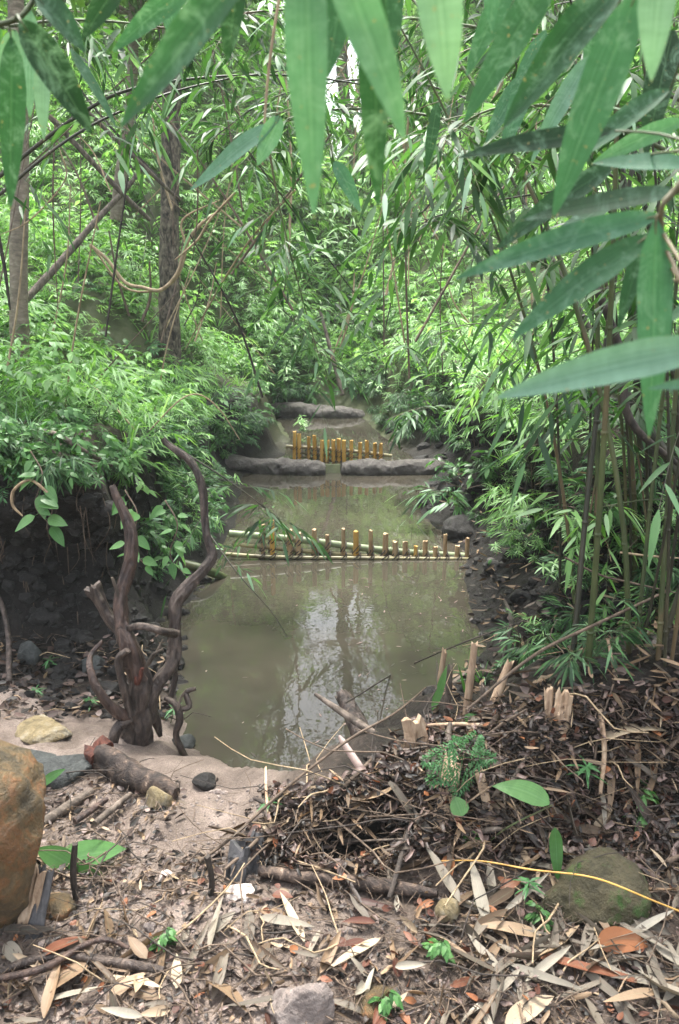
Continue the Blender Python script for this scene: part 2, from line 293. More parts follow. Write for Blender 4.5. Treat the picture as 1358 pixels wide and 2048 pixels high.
# ------------------------------------------------------------------ terrain
YK = [2.12, 2.3, 2.7, 3.0, 3.5, 4.0, 4.9, 6.0, 7.3, 8.0, 9.2, 10.6, 11.6, 14, 20, 45]
XLK = [-.12, -.36, -.60, -.69, -.76, -.82, -.78, -.78, -.92, -.55, -.6, -.85, -.3, -.2, -.2, 0]
XRK = [-.12, .02, .06, .42, .70, .68, .82, .62, .9, .72, .5, .3, .25, .2, .3, .3]
def XL(y): return np.interp(y, YK, XLK) + .05 * fbm(y * 2.5, 3.1, 5)
def XR(y): return np.interp(y, YK, XRK) + .05 * fbm(y * 2.5, 9.1, 8)
def Wl(y): return np.where(y < 7.45, 0, np.where(y < 10.7, .07, .17 + .42 * (y - 10.7)))
def H(x, y):
    x = np.asarray(x, float); y = np.asarray(y, float)
    eL = XL(y) - x; eR = x - XR(y); e = np.maximum(eL, eR)
    W = Wl(np.minimum(y, 19)); yy = y; y = np.minimum(y, 19 + .12 * np.maximum(0, y - 19))
    hills = .36 * np.maximum(0, y - 9.6) * ss(0, 2, e)
    bed = W - .16 * ss(0, .3, -e) - .07 * ss(0, .05, -e) * (y < 10.7)
    # left bank (the slope levels off beyond y = 19)
    bl = .88 * ss(2.98, 3.3, y + .12 * fbm(x * 1.7, 2, 40, 3)) * (1 - .45 * ss(3.6, 7, y))
    off = .1 + .12 * fbm(y * 2, 5, 41, 3)
    zl = np.minimum(np.maximum(eL, 0) * .22, .12) + bl * ss(off, off + .28, eL) + .22 * np.maximum(0, eL - .7) * ss(3, 4.5, y) + .25 * np.maximum(0, y - 4.5) * ss(.5, 2.2, eL) * .9
    # right bank
    br = 1.02 * ss(2.75, 3.5, y - .15 * np.maximum(0, x - 1) + .15 * fbm(x * 1.7, 6, 42, 3)) * (1 - .15 * ss(5, 8, y))
    oR = .06 + .1 * fbm(y * 2, 15, 43, 3)
    zr = np.minimum(np.maximum(eR, 0) * .3, .1) + br * ss(oR, oR + .5, eR) + .28 * np.maximum(0, eR - .7) * ss(3, 4.5, y) + .22 * np.maximum(0, y - 5) * ss(.5, 2, eR)
    z = np.where(e < 0, bed, W + np.where(eL > eR, zl, zr)) + np.where(e < 0, 0, 1) * (hills * .25) + .12 * np.maximum(0, y - 13)
    # foreground
    rg = np.interp(x, [-.35, -.05, .3, .8, 1.3, 2.2], [.0, .14, .2, .3, .4, .5])
    yc = np.interp(x, [-.2, .3, .8, 1.5, 2.5], [2.05, 2.0, 2.25, 2.4, 2.5])
    fr = rg * np.where(y < yc, ss(yc - .33, yc - .08, y), 1 - ss(yc + .12, yc + .62, y))
    fz = .13 + .06 * fbm(x * 1.5, y * 1.5, 50, 3) + .05 * np.clip(x, 0, 2) + fr + .04 * fbm(x * 5, y * 5, 57, 3) * ss(-.3, .2, x) - .04 * ss(1.7, 1.2, y)
    hol = .15 * np.exp(-(((x - .04) / .14) ** 2 + ((y - 1.85) / .05) ** 2))
    fz = fz - hol
    fgm = 1 - ss(2.25, 2.6, y + .0 * x)
    wr = ss(.0, .5, x) ; fgm = np.maximum(fgm, wr * (1 - ss(2.45, 3.1, y)))
    ei = ss(-.03, .1, -e + .02 * fbm(x * 12, y * 12, 66, 2)); fgm = fgm * (1 - ei) + np.minimum(fgm, 1 - ss(2.1, 2.26, y)) * ei
    shore = ss(2.55, 2.3, y)
    z = z * (1 - fgm) + fz * fgm
    z = np.where((e < .3) & (np.abs(y - 7.475) < .09), np.maximum(z, .076 - 2.2 * np.maximum(0, np.abs(y - 7.475) - .045)), z)
    # roughness of the ground
    out = ss(-.05, .15, e) * np.where(y < 2.4, .35, 1)
    z = z + out * (.07 * fbm(x * 3, y * 3, 60, 3) + .05 * fbm(x * 9, y * 9, 61, 4)) + .006 * fbm(x * 45, y * 45, 62, 2)
    z = z + .25 * fbm(x * .35, yy * .35, 63, 3) * ss(5, 10, y) * ss(.5, 3, e)
    return z
def Hs(x, y): return float(H(np.array([x]), np.array([y]))[0])
nx, ny = 430, 520
kx = 3.7; u = np.linspace(-1, 1, nx); gx = 1.5 * np.sinh(kx * u)
u = np.linspace(math.asinh(-5.6 / 2), math.asinh(60 / 2.), ny); gy = 2.6 + 2 * np.sinh(u)
GX, GY = np.meshgrid(gx, gy); GZ = H(GX, GY)
# undercut of the eroded banks: the lower part of the face is set back
eL = XL(GY) - GX; eR = GX - XR(GY); t = np.clip(GZ / .8, 0, 1)
uc = np.sin(np.pi * np.clip((t - .12) / .8, 0, 1)) ** .8
mL = ss(2.9, 3.1, GY) * (1 - ss(5.5, 7, GY)) * ss(0, .1, eL) * (1 - ss(1.6, 2.4, eL)) * (GZ < .8)
n3 = 1.9 * fbm(GX * 7 + GZ * 5, GZ * 10 + GY * 5, 70, 5)
face = np.clip(uc, 0, 1)
GY2 = GY + mL * uc * .32 * (1 - ss(3.6, 4.2, GY)) + face * mL * n3 * .1
GX2 = GX - mL * uc * .14 + face * mL * n3 * .1
mR = ss(3.0, 3.3, GY) * (1 - ss(7.5, 9, GY)) * ss(.05, .15, eR) * (1 - ss(.7, 1.2, eR))
GX2 = GX2 + mR * uc * .16 + mR * n3 * .12 * face; GY2 = GY2 + mR * n3 * .08 * face
gb = B(); V = np.stack([GX2, GY2, GZ], -1).reshape(-1, 3)
i = np.arange(ny - 1)[:, None] * nx; j = np.arange(nx - 1)[None, :]
F = np.stack([i + j, i + j + 1, i + nx + j + 1, i + nx + j], -1).reshape(-1, 4)
m, t_, bs = mat('forest_ground'); M['ground'] = m
tc = t_.nodes.new('ShaderNodeTexCoord'); oc = tc.outputs['Object']
msk = N(t_, 'ShaderNodeAttribute', attribute_name='mask'); sp = t_.nodes.new('ShaderNodeSeparateColor'); t_.links.new(msk.outputs['Color'], sp.inputs[0])
n1 = noise(t_, oc, 5, 8, .7); n2 = noise(t_, oc, 60, 6, .75); n3_ = noise(t_, oc, 260, 3, .7); n4 = noise(t_, oc, 1.3, 5)
loam = ramp(t_, n2, [(.3, (.003, .0026, .0022)), (.55, (.01, .008, .0065)), (.72, (.034, .027, .022))])  # dark bank soil, its colour blackened further to stand in for canopy shade
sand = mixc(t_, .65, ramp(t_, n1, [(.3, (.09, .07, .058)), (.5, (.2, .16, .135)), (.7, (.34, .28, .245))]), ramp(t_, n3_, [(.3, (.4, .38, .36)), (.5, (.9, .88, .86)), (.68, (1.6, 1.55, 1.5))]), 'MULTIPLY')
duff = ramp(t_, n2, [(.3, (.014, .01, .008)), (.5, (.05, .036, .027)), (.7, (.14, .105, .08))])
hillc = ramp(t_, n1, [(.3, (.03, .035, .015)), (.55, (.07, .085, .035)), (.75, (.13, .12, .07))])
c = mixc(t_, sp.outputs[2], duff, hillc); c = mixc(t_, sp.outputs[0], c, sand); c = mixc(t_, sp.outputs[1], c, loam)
t_.links.new(c, bs.inputs['Base Color']); bs.inputs['Roughness'].default_value = .55; bs.inputs['Specular IOR Level'].default_value = .25
ad = N(t_, 'ShaderNodeMath', operation='MULTIPLY_ADD'); t_.links.new(n3_, ad.inputs[0]); ad.inputs[1].default_value = .25; t_.links.new(n2, ad.inputs[2])
bump(t_, bs, ad.outputs[0], .8, .02)
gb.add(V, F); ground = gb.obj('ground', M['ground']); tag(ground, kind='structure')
e = np.maximum(eL, eR)
mix_n = fbm(GX * 4, GY * 4, 80, 4) * .35
sandm = ss(-.1, .12, -np.maximum(GX - .12 + .55 * np.maximum(0, 1.6 - GY) * 0 , GY - 3.15) + mix_n * .6) * (GY > 1.2)
sandm = np.maximum(sandm, ss(-.1, .15, (1.78 - GY) + mix_n) * .25)
loam_shade_m = (1 - ss(7.5, 9.5, GY)) * ss(2.75, 3.1, GY + mix_n * .4) * ss(.98, .78, GZ - .12 * np.maximum(0, e - .5) + mix_n * .2) * (e > -.4) * (e < 2.2)
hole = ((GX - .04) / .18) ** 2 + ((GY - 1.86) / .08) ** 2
loam_shade_m = np.maximum(loam_shade_m, ss(1.2, .8, hole))  # shade of the hollow painted in with the same dark soil colour
loam_shade_m = np.maximum(loam_shade_m, .8 * ss(-.25, .15, GX + mix_n) * ss(1.75, 1.85, GY) * ss(2.9, 2.7, GY))
hillm = ss(3.4, 6, GY) * (1 - loam_shade_m)
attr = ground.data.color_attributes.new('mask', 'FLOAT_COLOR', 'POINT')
cc = np.stack([sandm * (1 - loam_shade_m), loam_shade_m, hillm, np.ones_like(e)], -1).reshape(-1); attr.data.foreach_set('color', cc)
BV = BVHTree.FromPolygons([Vector(v) for v in V], F.tolist())
def GP(px, py):                          # where the pixel's ray meets the ground
    d = ray(px, py); h = BV.ray_cast(Vector((0, 0, CAM_H)), Vector(d).normalized())
    return np.array(h[0]) if h[0] is not None else Gz(px, py, 0)
def top(x, y):
    h = BV.ray_cast(Vector((x, y, 30)), Vector((0, 0, -1)))
    return (np.array(h[0]), np.array(h[1])) if h[0] is not None else (np.array([x, y, 0]), np.array([0, 0, 1.]))

# ------------------------------------------------------------------ water
m, t_, bs = mat('murky_water'); M['water'] = m
tc = t_.nodes.new('ShaderNodeTexCoord'); oc = tc.outputs['Object']
c = ramp(t_, noise(t_, oc, 1.1, 4), [(.3, (.032, .031, .023)), (.55, (.05, .044, .033)), (.75, (.066, .055, .043))])
t_.links.new(c, bs.inputs['Base Color']); bs.inputs['Roughness'].default_value = .015; bs.inputs['IOR'].default_value = 1.36
w1 = noise(t_, oc, 7, 3, .55, .2); bump(t_, bs, w1, .06, .012)
def sheet(name, x0, x1, y0, y1, z, nn=24):
    b = B(); X, Y = np.meshgrid(np.linspace(x0, x1, nn), np.linspace(y0, y1, nn)); k = np.arange(nn - 1)
    b.add(np.stack([X, Y, X * 0 + z], -1), (k[:, None] * nn + k[None, :])[..., None].reshape(-1, 1) + np.array([0, 1, nn + 1, nn]))
    return tag(b.obj(name, M['water']), kind='structure')
sheet('water', -1.6, 1.5, 2.2, 7.5, 0)
sheet('water', -1.4, 1.3, 7.46, 10.8, .07)

# ------------------------------------------------------------------ trees that close the valley and are mirrored in the pools
def tree_template(kind, h, r0, seed, crown_r, nleaf, bark, leaf_w=.06):
    root = empty('tree', (0, 0, 0), None, 'tree'); rg_ = np.random.default_rng(seed)
    tb = B(); pts = [(0, 0, -.5)]; x = y = 0
    for k in range(1, 8):
        x += rg_.normal(0, .12); y += rg_.normal(0, .12); pts.append((x, y, h * k / 7))
    tube(tb, pts, np.linspace(r0, r0 * .25, 8), 10, 5, gnarl=.15, gs=2)
    tips = []
    for k in range(16):
        z = h * rg_.uniform(.35, .95); a = rg_.uniform(0, 6.28); p0 = np.array([np.interp(z, [q[2] for q in pts], [q[0] for q in pts]), np.interp(z, [q[2] for q in pts], [q[1] for q in pts]), z])
        Lb = crown_r * rg_.uniform(.5, 1.1) * (1.25 - .6 * z / h); d = np.array([math.cos(a), math.sin(a), rg_.uniform(.1, .7)])
        p1 = p0 + d * Lb * .5; p2 = p0 + d * Lb + np.array([0, 0, -.1 * Lb]); tube(tb, [p0, p1, p2], [r0 * .28, r0 * .17, .01], 6, 4, gnarl=.2)
        for q in range(5): tips.append(p0 + (p2 - p0) * rg_.uniform(.4, 1.05) + rg_.normal(0, .28, 3))
    tr = child(tb, 'trunk', bark, root); cb = B(); tips = np.array(tips); per = nleaf // len(tips)
    for tp in tips:
        K = per; c = tp + rg_.normal(0, 1, (K, 3)) * np.array([.42, .42, .26]); d = nrm(rg_.normal(0, 1, (K, 3)) + np.array([0, 0, -.4]))
        if kind == 'bamboo': leaves(cb, c, d, rg_.uniform(.12, .24, K), rg_.uniform(.018, .03, K), .3, 'lance', 2, .1)
        else: leaves(cb, c, d, rg_.uniform(.08, .16, K), rg_.uniform(.05, .09, K), .2, 'ovate', 2, .1)
    cr = child(cb, 'crown', M['crown'], root); KIDS[root.name] = [tr, cr]
    return root
tt = [tree_template('broad', 11, .17, 1, 2.3, 2100, M['trunkr']), tree_template('broad', 9, .12, 2, 1.8, 1700, M['trunkg']), tree_template('bamboo', 12, .15, 3, 2.2, 2300, M['trunkr'])]
spots = [(-6.5, 11.5, 0, 1), (-2.2, 15, 1, 1.0), (2.2, 17, 0, 1), (5.6, 12.5, 2, 1), (8.5, 11, 1, 1), (-9.5, 15, 2, 1), (.3, 18, 1, .9), (.1, 24, 0, 1.1), (6.2, 20, 0, 1), (-6, 21, 2, 1), (11, 17, 2, 1), (-12, 20, 0, 1.1), (11, 24, 1, 1.2), (-2.5, 28, 0, 1.2), (4, 29, 2, 1.1), (.6, 33, 1, 1.3), (-8, 30, 2, 1.3), (9, 32, 0, 1.3)]
KN = ['broad leaved tree with scaly brown trunk rising from the far green slope', 'broad leaved tree with smooth pale trunk on the far green slope', 'narrow leaved tree with dense hanging foliage on the far green slope']
used = set()
for x, y, k, s in spots:
    o = tt[k] if k not in used else copy_tree(tt[k]); used.add(k)
    p, _ = top(x, y); o.location = p; o.rotation_euler = (0, 0, U(0, 6.28)); o.scale = (s, s, s); tag(o, KN[k], 'tree', 'trees on the slope behind the stream')

# the trunks that show in the photograph
def snag_tree(label, pts, rad, bark, crown=True, seed=0):
    p = [P(*q) for q in pts]; root = empty('tree', p[0], label, 'tree'); tb = B(); tube(tb, p, rad, 14, 8, gnarl=.22, gs=6)
    rg_ = np.random.default_rng(seed); tips = []
    if crown:
        for k in range(12):
            a = rg_.uniform(0, 6.28); p0 = p[-1] - np.array([0, 0, 1]) * rg_.uniform(0, .8); d = np.array([math.cos(a), math.sin(a), rg_.uniform(.1, .8)]) * rg_.uniform(.7, 1.5)
            tube(tb, [p0, p0 + d * .5, p0 + d], [rad[-1] * .5, rad[-1] * .3, .008], 6, 4, gnarl=.2)
            for q in range(5): tips.append(p0 + d * rg_.uniform(.4, 1.1) + rg_.normal(0, .2, 3))
    child(tb, 'trunk', bark, root)
    if crown:
        cb = B()
        for tp in tips:
            K = 45; c = tp + rg_.normal(0, .25, (K, 3)); d = nrm(rg_.normal(0, 1, (K, 3)) + np.array([0, 0, -.4])); leaves(cb, c, d, rg_.uniform(.08, .14, K), rg_.uniform(.04, .07, K), .2, 'ovate', 3, .1)
        child(cb, 'crown', M['crown'], root)
    return root
snag_tree('slender pale brown trunk at the far left above the bank', [(40, 860, 5.6), (38, 540, 5.65), (40, 250, 5.7), (30, -40, 5.8), (22, -420, 5.9)], [.075, .06, .055, .05, .045], M['trunkg'], seed=1)
snag_tree('thick trunk with scaly dark brown bark behind the looping vine', [(338, 860, 8), (338, 600, 8), (340, 380, 8), (343, 180, 8.05), (345, -200, 8.2)], [.14, .1, .09, .085, .08], M['trunkr'], seed=2)
snag_tree('thin grey trunk leaning far back between the bamboo arcs', [(232, 440, 9), (245, 330, 9), (262, 200, 9.1), (270, -60, 9.2)], [.07, .06, .055, .05], M['trunkg'], seed=3)
def log_px(name, label, cat, pts, rad, mt, group=None, ragged=0, gnarl=.25, seg=10):
    p = [np.array(q) for q in pts]; root_l = Vector(p[0]); b = B(); tube(b, [q - p[0] for q in p], rad, seg, 6, gnarl=gnarl, gs=8, ragged=ragged)
    o = b.obj(name, mt); o.location = root_l; return tag(o, label, cat, group)
log_px('fallen_log', 'mossy pale fallen trunk leaning up the left slope', 'log', [P(-40, 690, 6.7), P(60, 590, 7), P(120, 525, 7.2), (P(180, 455, 7.5)), P(245, 385, 7.8), P(290, 330, 8)], [.036, .033, .031, .028, .025, .015], M['driftwood'])
log_px('leaning_stem', 'straight dead stem slanting across the left slope, the lower one', 'stem', [P(40, 170, 6.4), P(230, 372, 6.6), P(300, 440, 6.8)], [.02, .02, .016], M['driftwood'], gnarl=.1)
log_px('leaning_stem', 'straight dead stem slanting across the left slope, the upper one', 'stem', [P(90, 140, 6.8), P(300, 345, 7), P(360, 400, 7.2)], [.017, .017, .012], M['driftwood'], gnarl=.1)
log_px('leaning_stem', 'bare stem leaning over the earth gully behind the highest mud dam', 'stem', [P(640, 620, 10.2), P(685, 790, 9.8)], [.02, .03], M['driftwood'], gnarl=.1)

# ------------------------------------------------------------------ plants
def spray(sb, lb, p0, d, length, n, L, Wd, droop=.35, r=None, curve=.35, spread=.75, rad=.0018, nn=4, rg_=rng, shape='lance', term=True, ldroop=.25):
    d = nrm(np.array(d, float)); t = np.linspace(0, 1, 6)[:, None]; pts = np.array(p0) + d * length * t; pts[:, 2] -= (curve * length * t[:, 0] ** 2)
    if sb is not None: tube(sb, pts, np.linspace(rad, rad * .4, 6), 4, 2, cap=False)
    tt_ = np.linspace(.25, 1, n); bp = np.stack([np.interp(tt_, t[:, 0], pts[:, k]) for k in range(3)], 1)
    tg = nrm(np.gradient(pts, axis=0)); td = np.stack([np.interp(tt_, t[:, 0], tg[:, k]) for k in range(3)], 1)
    side = nrm(np.cross(td, [0, 0, 1.]) + 1e-5); sg = np.where(np.arange(n) % 2, 1, -1)[:, None]
    dd = nrm(td + side * sg * spread * rg_.uniform(.4, 1.2, (n, 1)) + rg_.normal(0, .18, (n, 3)) - np.array([0, 0, droop]))
    if term: dd[-1] = nrm(td[-1] - np.array([0, 0, droop]))
    leaves(lb, bp, dd, L * rg_.uniform(.7, 1.15, n), Wd * rg_.uniform(.8, 1.15, n), ldroop, shape, nn, .12, r=None if r is None else np.clip(r + rg_.normal(0, .12, n), 0, 1), roll=.35)
def p_bamboo(h, seed, nn=4, stems=5, dens=1.0):
    rg_ = np.random.default_rng(seed); sb, lb = B(), B()
    for s in range(stems):
        a = rg_.uniform(0, 6.28); ln = rg_.uniform(.15, .6); d = nrm(np.array([math.cos(a) * ln, math.sin(a) * ln, 1])); hh = h * rg_.uniform(.6, 1.1)
        t = np.linspace(0, 1, 7)[:, None]; pts = d * hh * t + np.array([math.cos(a), math.sin(a), -.6]) * .25 * hh * t ** 2
        tube(sb, pts, np.linspace(.005, .0018, 7) * h, 5, 2, cap=False)
        for q in range(int(6 * dens)):
            k = rg_.uniform(.3, 1); i = min(6, int(k * 6)); a2 = a + rg_.normal(0, 1.2)
            spray(sb, lb, pts[i], (math.cos(a2), math.sin(a2), .35), h * .3, 6, .14, .017, .25, None, rad=.0016, nn=nn, rg_=rg_)
    return sb, lb
def p_broad(h, seed, nn=5, L=.085, stems=3):
    rg_ = np.random.default_rng(seed); sb, lb = B(), B()
    for s in range(stems):
        a = rg_.uniform(0, 6.28); ln = rg_.uniform(.1, .5); hh = h * rg_.uniform(.6, 1.1); t = np.linspace(0, 1, 7)[:, None]
        pts = nrm(np.array([math.cos(a) * ln, math.sin(a) * ln, 1])) * hh * t + np.array([math.cos(a), math.sin(a), -.2]) * .15 * hh * t ** 2
        tube(sb, pts, np.linspace(.006, .002, 7), 5, 2, cap=False)
        for q in range(5):
            i = 2 + q; i = min(i, 6); a2 = rg_.uniform(0, 6.28)
            spray(sb, lb, pts[i], (math.cos(a2), math.sin(a2), .3), h * .28, 5, L, L * .5, .2, None, rad=.0015, nn=nn, rg_=rg_, shape='ovate')
    return sb, lb
def p_fern(h, seed, nn=3, fr=8):
    rg_ = np.random.default_rng(seed); sb, lb = B(), B()
    for s in range(fr):
        a = s / fr * 6.28 + rg_.normal(0, .25); ln = h * rg_.uniform(.8, 1.2); d = np.array([math.cos(a), math.sin(a), rg_.uniform(.5, 1.1)])
        spray(sb, lb, (0, 0, 0), d, ln, 20, ln * .2, ln * .05, .05, None, curve=.55, spread=1.5, rad=.002, nn=nn, rg_=rg_, ldroop=.1)
    return sb, lb
def whorl(lb, c, n, L, Wd, nn, rg_, el=.1, droop=.3):
    a = np.linspace(0, 6.28, n, endpoint=False) + rg_.normal(0, .2, n) + rg_.uniform(0, 6); d = np.stack([np.cos(a), np.sin(a), np.full(n, el) + rg_.normal(0, .12, n)], 1)
    leaves(lb, np.repeat([c], n, 0), d, L * rg_.uniform(.75, 1.15, n), Wd * rg_.uniform(.8, 1.1, n), droop, 'lance', nn, .1, roll=.1)
def p_whorl(h, seed, nn=3, stems=9, L=.11, n=8):
    rg_ = np.random.default_rng(seed); sb, lb = B(), B()
    for s in range(stems):
        a = rg_.uniform(0, 6.28); rr = rg_.uniform(0, .28) * (h / .4); z = h * rg_.uniform(.45, 1.05); c = np.array([math.cos(a) * rr, math.sin(a) * rr, z])
        tube(sb, [c * np.array([.3, .3, 0]), c * np.array([.8, .8, .55]), c], [.003, .0025, .002], 4, 2, cap=False)
        whorl(lb, c, n, L, L * .17, nn, rg_); whorl(lb, c * np.array([.9, .9, .72]), n - 2, L * .9, L * .16, nn, rg_)
    return sb, lb
def p_grass(h, seed, nn=5, n=34):
    rg_ = np.random.default_rng(seed); lb = B(); a = rg_.uniform(0, 6.28, n); d = np.stack([np.cos(a), np.sin(a), rg_.uniform(.8, 2.6, n)], 1)
    leaves(lb, np.stack([np.cos(a), np.sin(a), a * 0], 1) * rg_.uniform(0, .05, (n, 1)), d, h * rg_.uniform(.5, 1.15, n), .012 * rg_.uniform(.7, 1.3, n), rg_.uniform(.2, .7, n), 'grass', nn, .2)
    return B(), lb
def plant(name, maker, lm, sm='culm'):
    sb, lb = maker; root = empty(name, (0, 0, 0), None, 'plant'); ks = []
    if sb.v: ks.append(child(sb, 'stem', M[sm], root))
    ks.append(child(lb, 'foliage', M[lm], root)); KIDS[root.name] = ks; root['_n'] = 0
    return root
TP = {'bam1': plant('bamboo_seedling', p_bamboo(.7, 11), 'light'), 'bam2': plant('bamboo_seedling', p_bamboo(.5, 12, stems=4), 'bamboo'), 'bam3': plant('bamboo_seedling', p_bamboo(1.1, 13, stems=6, dens=1.4), 'light'),
      'bro1': plant('broadleaf_shrub', p_broad(.5, 21), 'broad'), 'bro2': plant('broadleaf_shrub', p_broad(.9, 22, stems=5, L=.1), 'light'), 'bro3': plant('broadleaf_seedling', p_broad(.22, 23, stems=2, L=.06), 'broad'),
      'fer1': plant('fern', p_fern(.32, 31), 'fern'), 'fer2': plant('fern', p_fern(.5, 32), 'fern'),
      'who1': plant('whorled_herb', p_whorl(.4, 41), 'light'), 'who2': plant('whorled_herb', p_whorl(.25, 42, stems=5), 'broad'), 'who3': plant('whorled_herb', p_whorl(.75, 43, stems=12, L=.15), 'light'),
      'gra1': plant('grass_tuft', p_grass(.35, 51), 'bamboo'), 'gra2': plant('grass_tuft', p_grass(.6, 52, n=44), 'bamboo'), 'seed': plant('whorled_seedling', p_whorl(.07, 61, nn=3, stems=1, L=.05, n=7), 'fern')}
first = set()
def put(kind, loc, s, label, group=None, tilt=.15, rz=None, cat='plant'):
    o = TP[kind] if kind not in first else copy_tree(TP[kind]); first.add(kind)
    if '_n' in o: del o['_n']
    o.location = Vector(loc) - Vector((0, 0, .01)); o.scale = (s, s, s); o.rotation_euler = (rng.normal(0, tilt), rng.normal(0, tilt), U(0, 6.28) if rz is None else rz)
    return tag(o, label, cat, group)
# along the left bank's rim (overhanging), the right bank, the far slope
def band(kinds, n, fx, fy, label, group, smin=.7, smax=1.2, tilt=.2, cond=None):
    c = 0; tries = 0
    while c < n and tries < n * 20:
        tries += 1; x, y = fx(), fy(); x = x(y) if callable(x) else x
        p, nn_ = top(x, y)
        if cond and not cond(p): continue
        k = kinds[rng.integers(len(kinds))]; put(k, p, U(smin, smax), label[k[:3]], group[k[:3]], tilt); c += 1
names = {'bam': 'bamboo seedling', 'bro': 'broad leaved shrub', 'fer': 'fern', 'who': 'whorl leaved herb', 'gra': 'grass tuft', 'see': 'seedling'}
def LG(where, adj): return ({k: adj[k] + ' ' + names[k] + ' ' + where for k in adj}, {k: names[k] + 's ' + where for k in adj})
adjA = {'bam': 'fan leaved green', 'bro': 'bushy green', 'fer': 'feathery green', 'who': 'star leaved green', 'gra': 'long bladed'}
l, g = LG('spilling over the rim of the left bank', adjA)
band(['bam2', 'bro1', 'who1', 'gra1', 'fer1', 'gra2', 'bro1', 'gra1', 'gra2', 'who2'], 70, lambda: (lambda y: float(XL(np.array(y))) - (U(.38, 2.2) if y < 3.9 else U(.2, 1.2))), lambda: U(3.25, 7.2), l, g, .3, .6, .3, cond=lambda p: p[2] > .45)
band(['bro1', 'who2', 'gra2', 'fer1', 'bro3', 'who2', 'gra1', 'bro3', 'gra2'], 60, lambda: U(-2.5, -.95), lambda: U(3.12, 4.3), l, g, .22, .45, .3, cond=lambda p: p[2] > .6)
l, g = LG('on the slope above the left bank', adjA)
band(['bro2', 'who2', 'bam1', 'who1', 'gra2', 'bro1', 'fer2', 'who1', 'gra1'], 130, lambda: (lambda y: float(XL(np.array(y))) - U(.6, 3.8)), lambda: U(4.6, 9), l, g, .35, .7)
l, g = LG('on the dark right bank below the bamboo', adjA)
band(['bam2', 'who2', 'fer1', 'bam2', 'bro1', 'who1'], 95, lambda: (lambda y: float(XR(np.array(y))) + U(.12, 1.3)), lambda: U(3.2, 8.8), l, g, .45, .85, .3, cond=lambda p: p[2] > .22 and not (p[1] < 4 and p[2] < .45))
l, g = LG('on the slope above the right bank', adjA)
band(['bam1', 'bam1', 'who1', 'bro2', 'gra2', 'fer2', 'who2'], 95, lambda: (lambda y: float(XR(np.array(y))) + U(.9, 4)), lambda: U(5.0, 9.5), l, g, .45, .8)
l, g = LG('far up the slope behind the third mud dam', adjA)
band(['who3', 'who1', 'bro2', 'bam3', 'fer2', 'bam1', 'who3'], 130, lambda: U(-7, 7), lambda: U(8.6, 15), l, g, .6, 1.0, cond=lambda p: abs(p[0] - .1) > .5 + .0 * p[1] or p[1] > 11)
def pband(kinds, n, reg, label, group, smin, smax, cond=None, lean=-.35):
    c = 0; tr = 0
    while c < n and tr < n * 20:
        tr += 1; p = GP(*reg())
        if cond and not cond(p): continue
        k = kinds[rng.integers(len(kinds))]; o = put(k, p, U(smin, smax), label[k[:3]], group[k[:3]], .2); o.rotation_euler = (-lean * U(.3, 1.6), rng.normal(0, .25), U(-.6, .6)); c += 1
adjB = {'bam': 'narrow leaved', 'bro': 'small leafy', 'fer': 'drooping', 'who': 'low', 'gra': 'hanging'}
l, g = LG('on the left bank brow above the black hollow', adjB)
pband(['bro1', 'who2', 'fer1', 'who2', 'gra2', 'bro3', 'bam2', 'bro1'], 85, lambda: (U(-30, 470), U(880, 975)), l | {'see': ''}, g | {'see': ''}, .25, .55, lambda p: p[2] > .4 and p[1] < 7)
l, g = LG('clinging to the black face of the right bank', adjB)
pband(['bam2', 'who2', 'fer1', 'bro3', 'who1', 'bam2', 'fer1'], 105, lambda: (U(850, 1380), U(640, 1180)), l, g, .25, .55, lambda p: p[2] > .12 and p[1] < 9)
l, g = LG('beside the far upper pool', adjB)
pband(['bam2', 'who2', 'fer1', 'who2', 'bam2', 'bro1'], 95, lambda: (U(470, 620) if U(0, 1) < .5 else U(700, 900), U(740, 880)), l, g, .4, .8, lambda p: p[2] > .12 and p[1] < 13)
l, g = LG('high on the slope under the far trees', adjB)
band(['bam3', 'bro2', 'who3'], 90, lambda: U(-7, 7), lambda: U(13, 19), l, g, 1.4, 2.6)
l, g = LG('in the earth gully behind the highest mud dam', adjB)
pband(['who1', 'fer2', 'who1', 'bro2', 'bam1', 'who2', 'gra1'], 85, lambda: (U(480, 900), U(600, 835)), l, g, .4, .85, lambda p: p[1] > 11 and abs(p[0] + .05) > .3)
l, g = LG('tumbling down the left bank to the pool edge', adjB)
pband(['bam2', 'gra2', 'fer1', 'bro1', 'gra1', 'who2', 'bam1'], 110, lambda: (U(300, 500), U(850, 1190)), l, g, .28, .6, lambda p: p[2] > .1 and 3.2 < p[1] < 8)
l, g = LG('among the culms at the foot of the right clump', adjB)
pband(['bam2', 'bam1', 'bro1', 'bam2', 'fer1', 'gra1'], 70, lambda: (U(1000, 1390), U(800, 1310)), l, g, .22, .5, lambda p: p[2] > .2 and p[1] < 7)
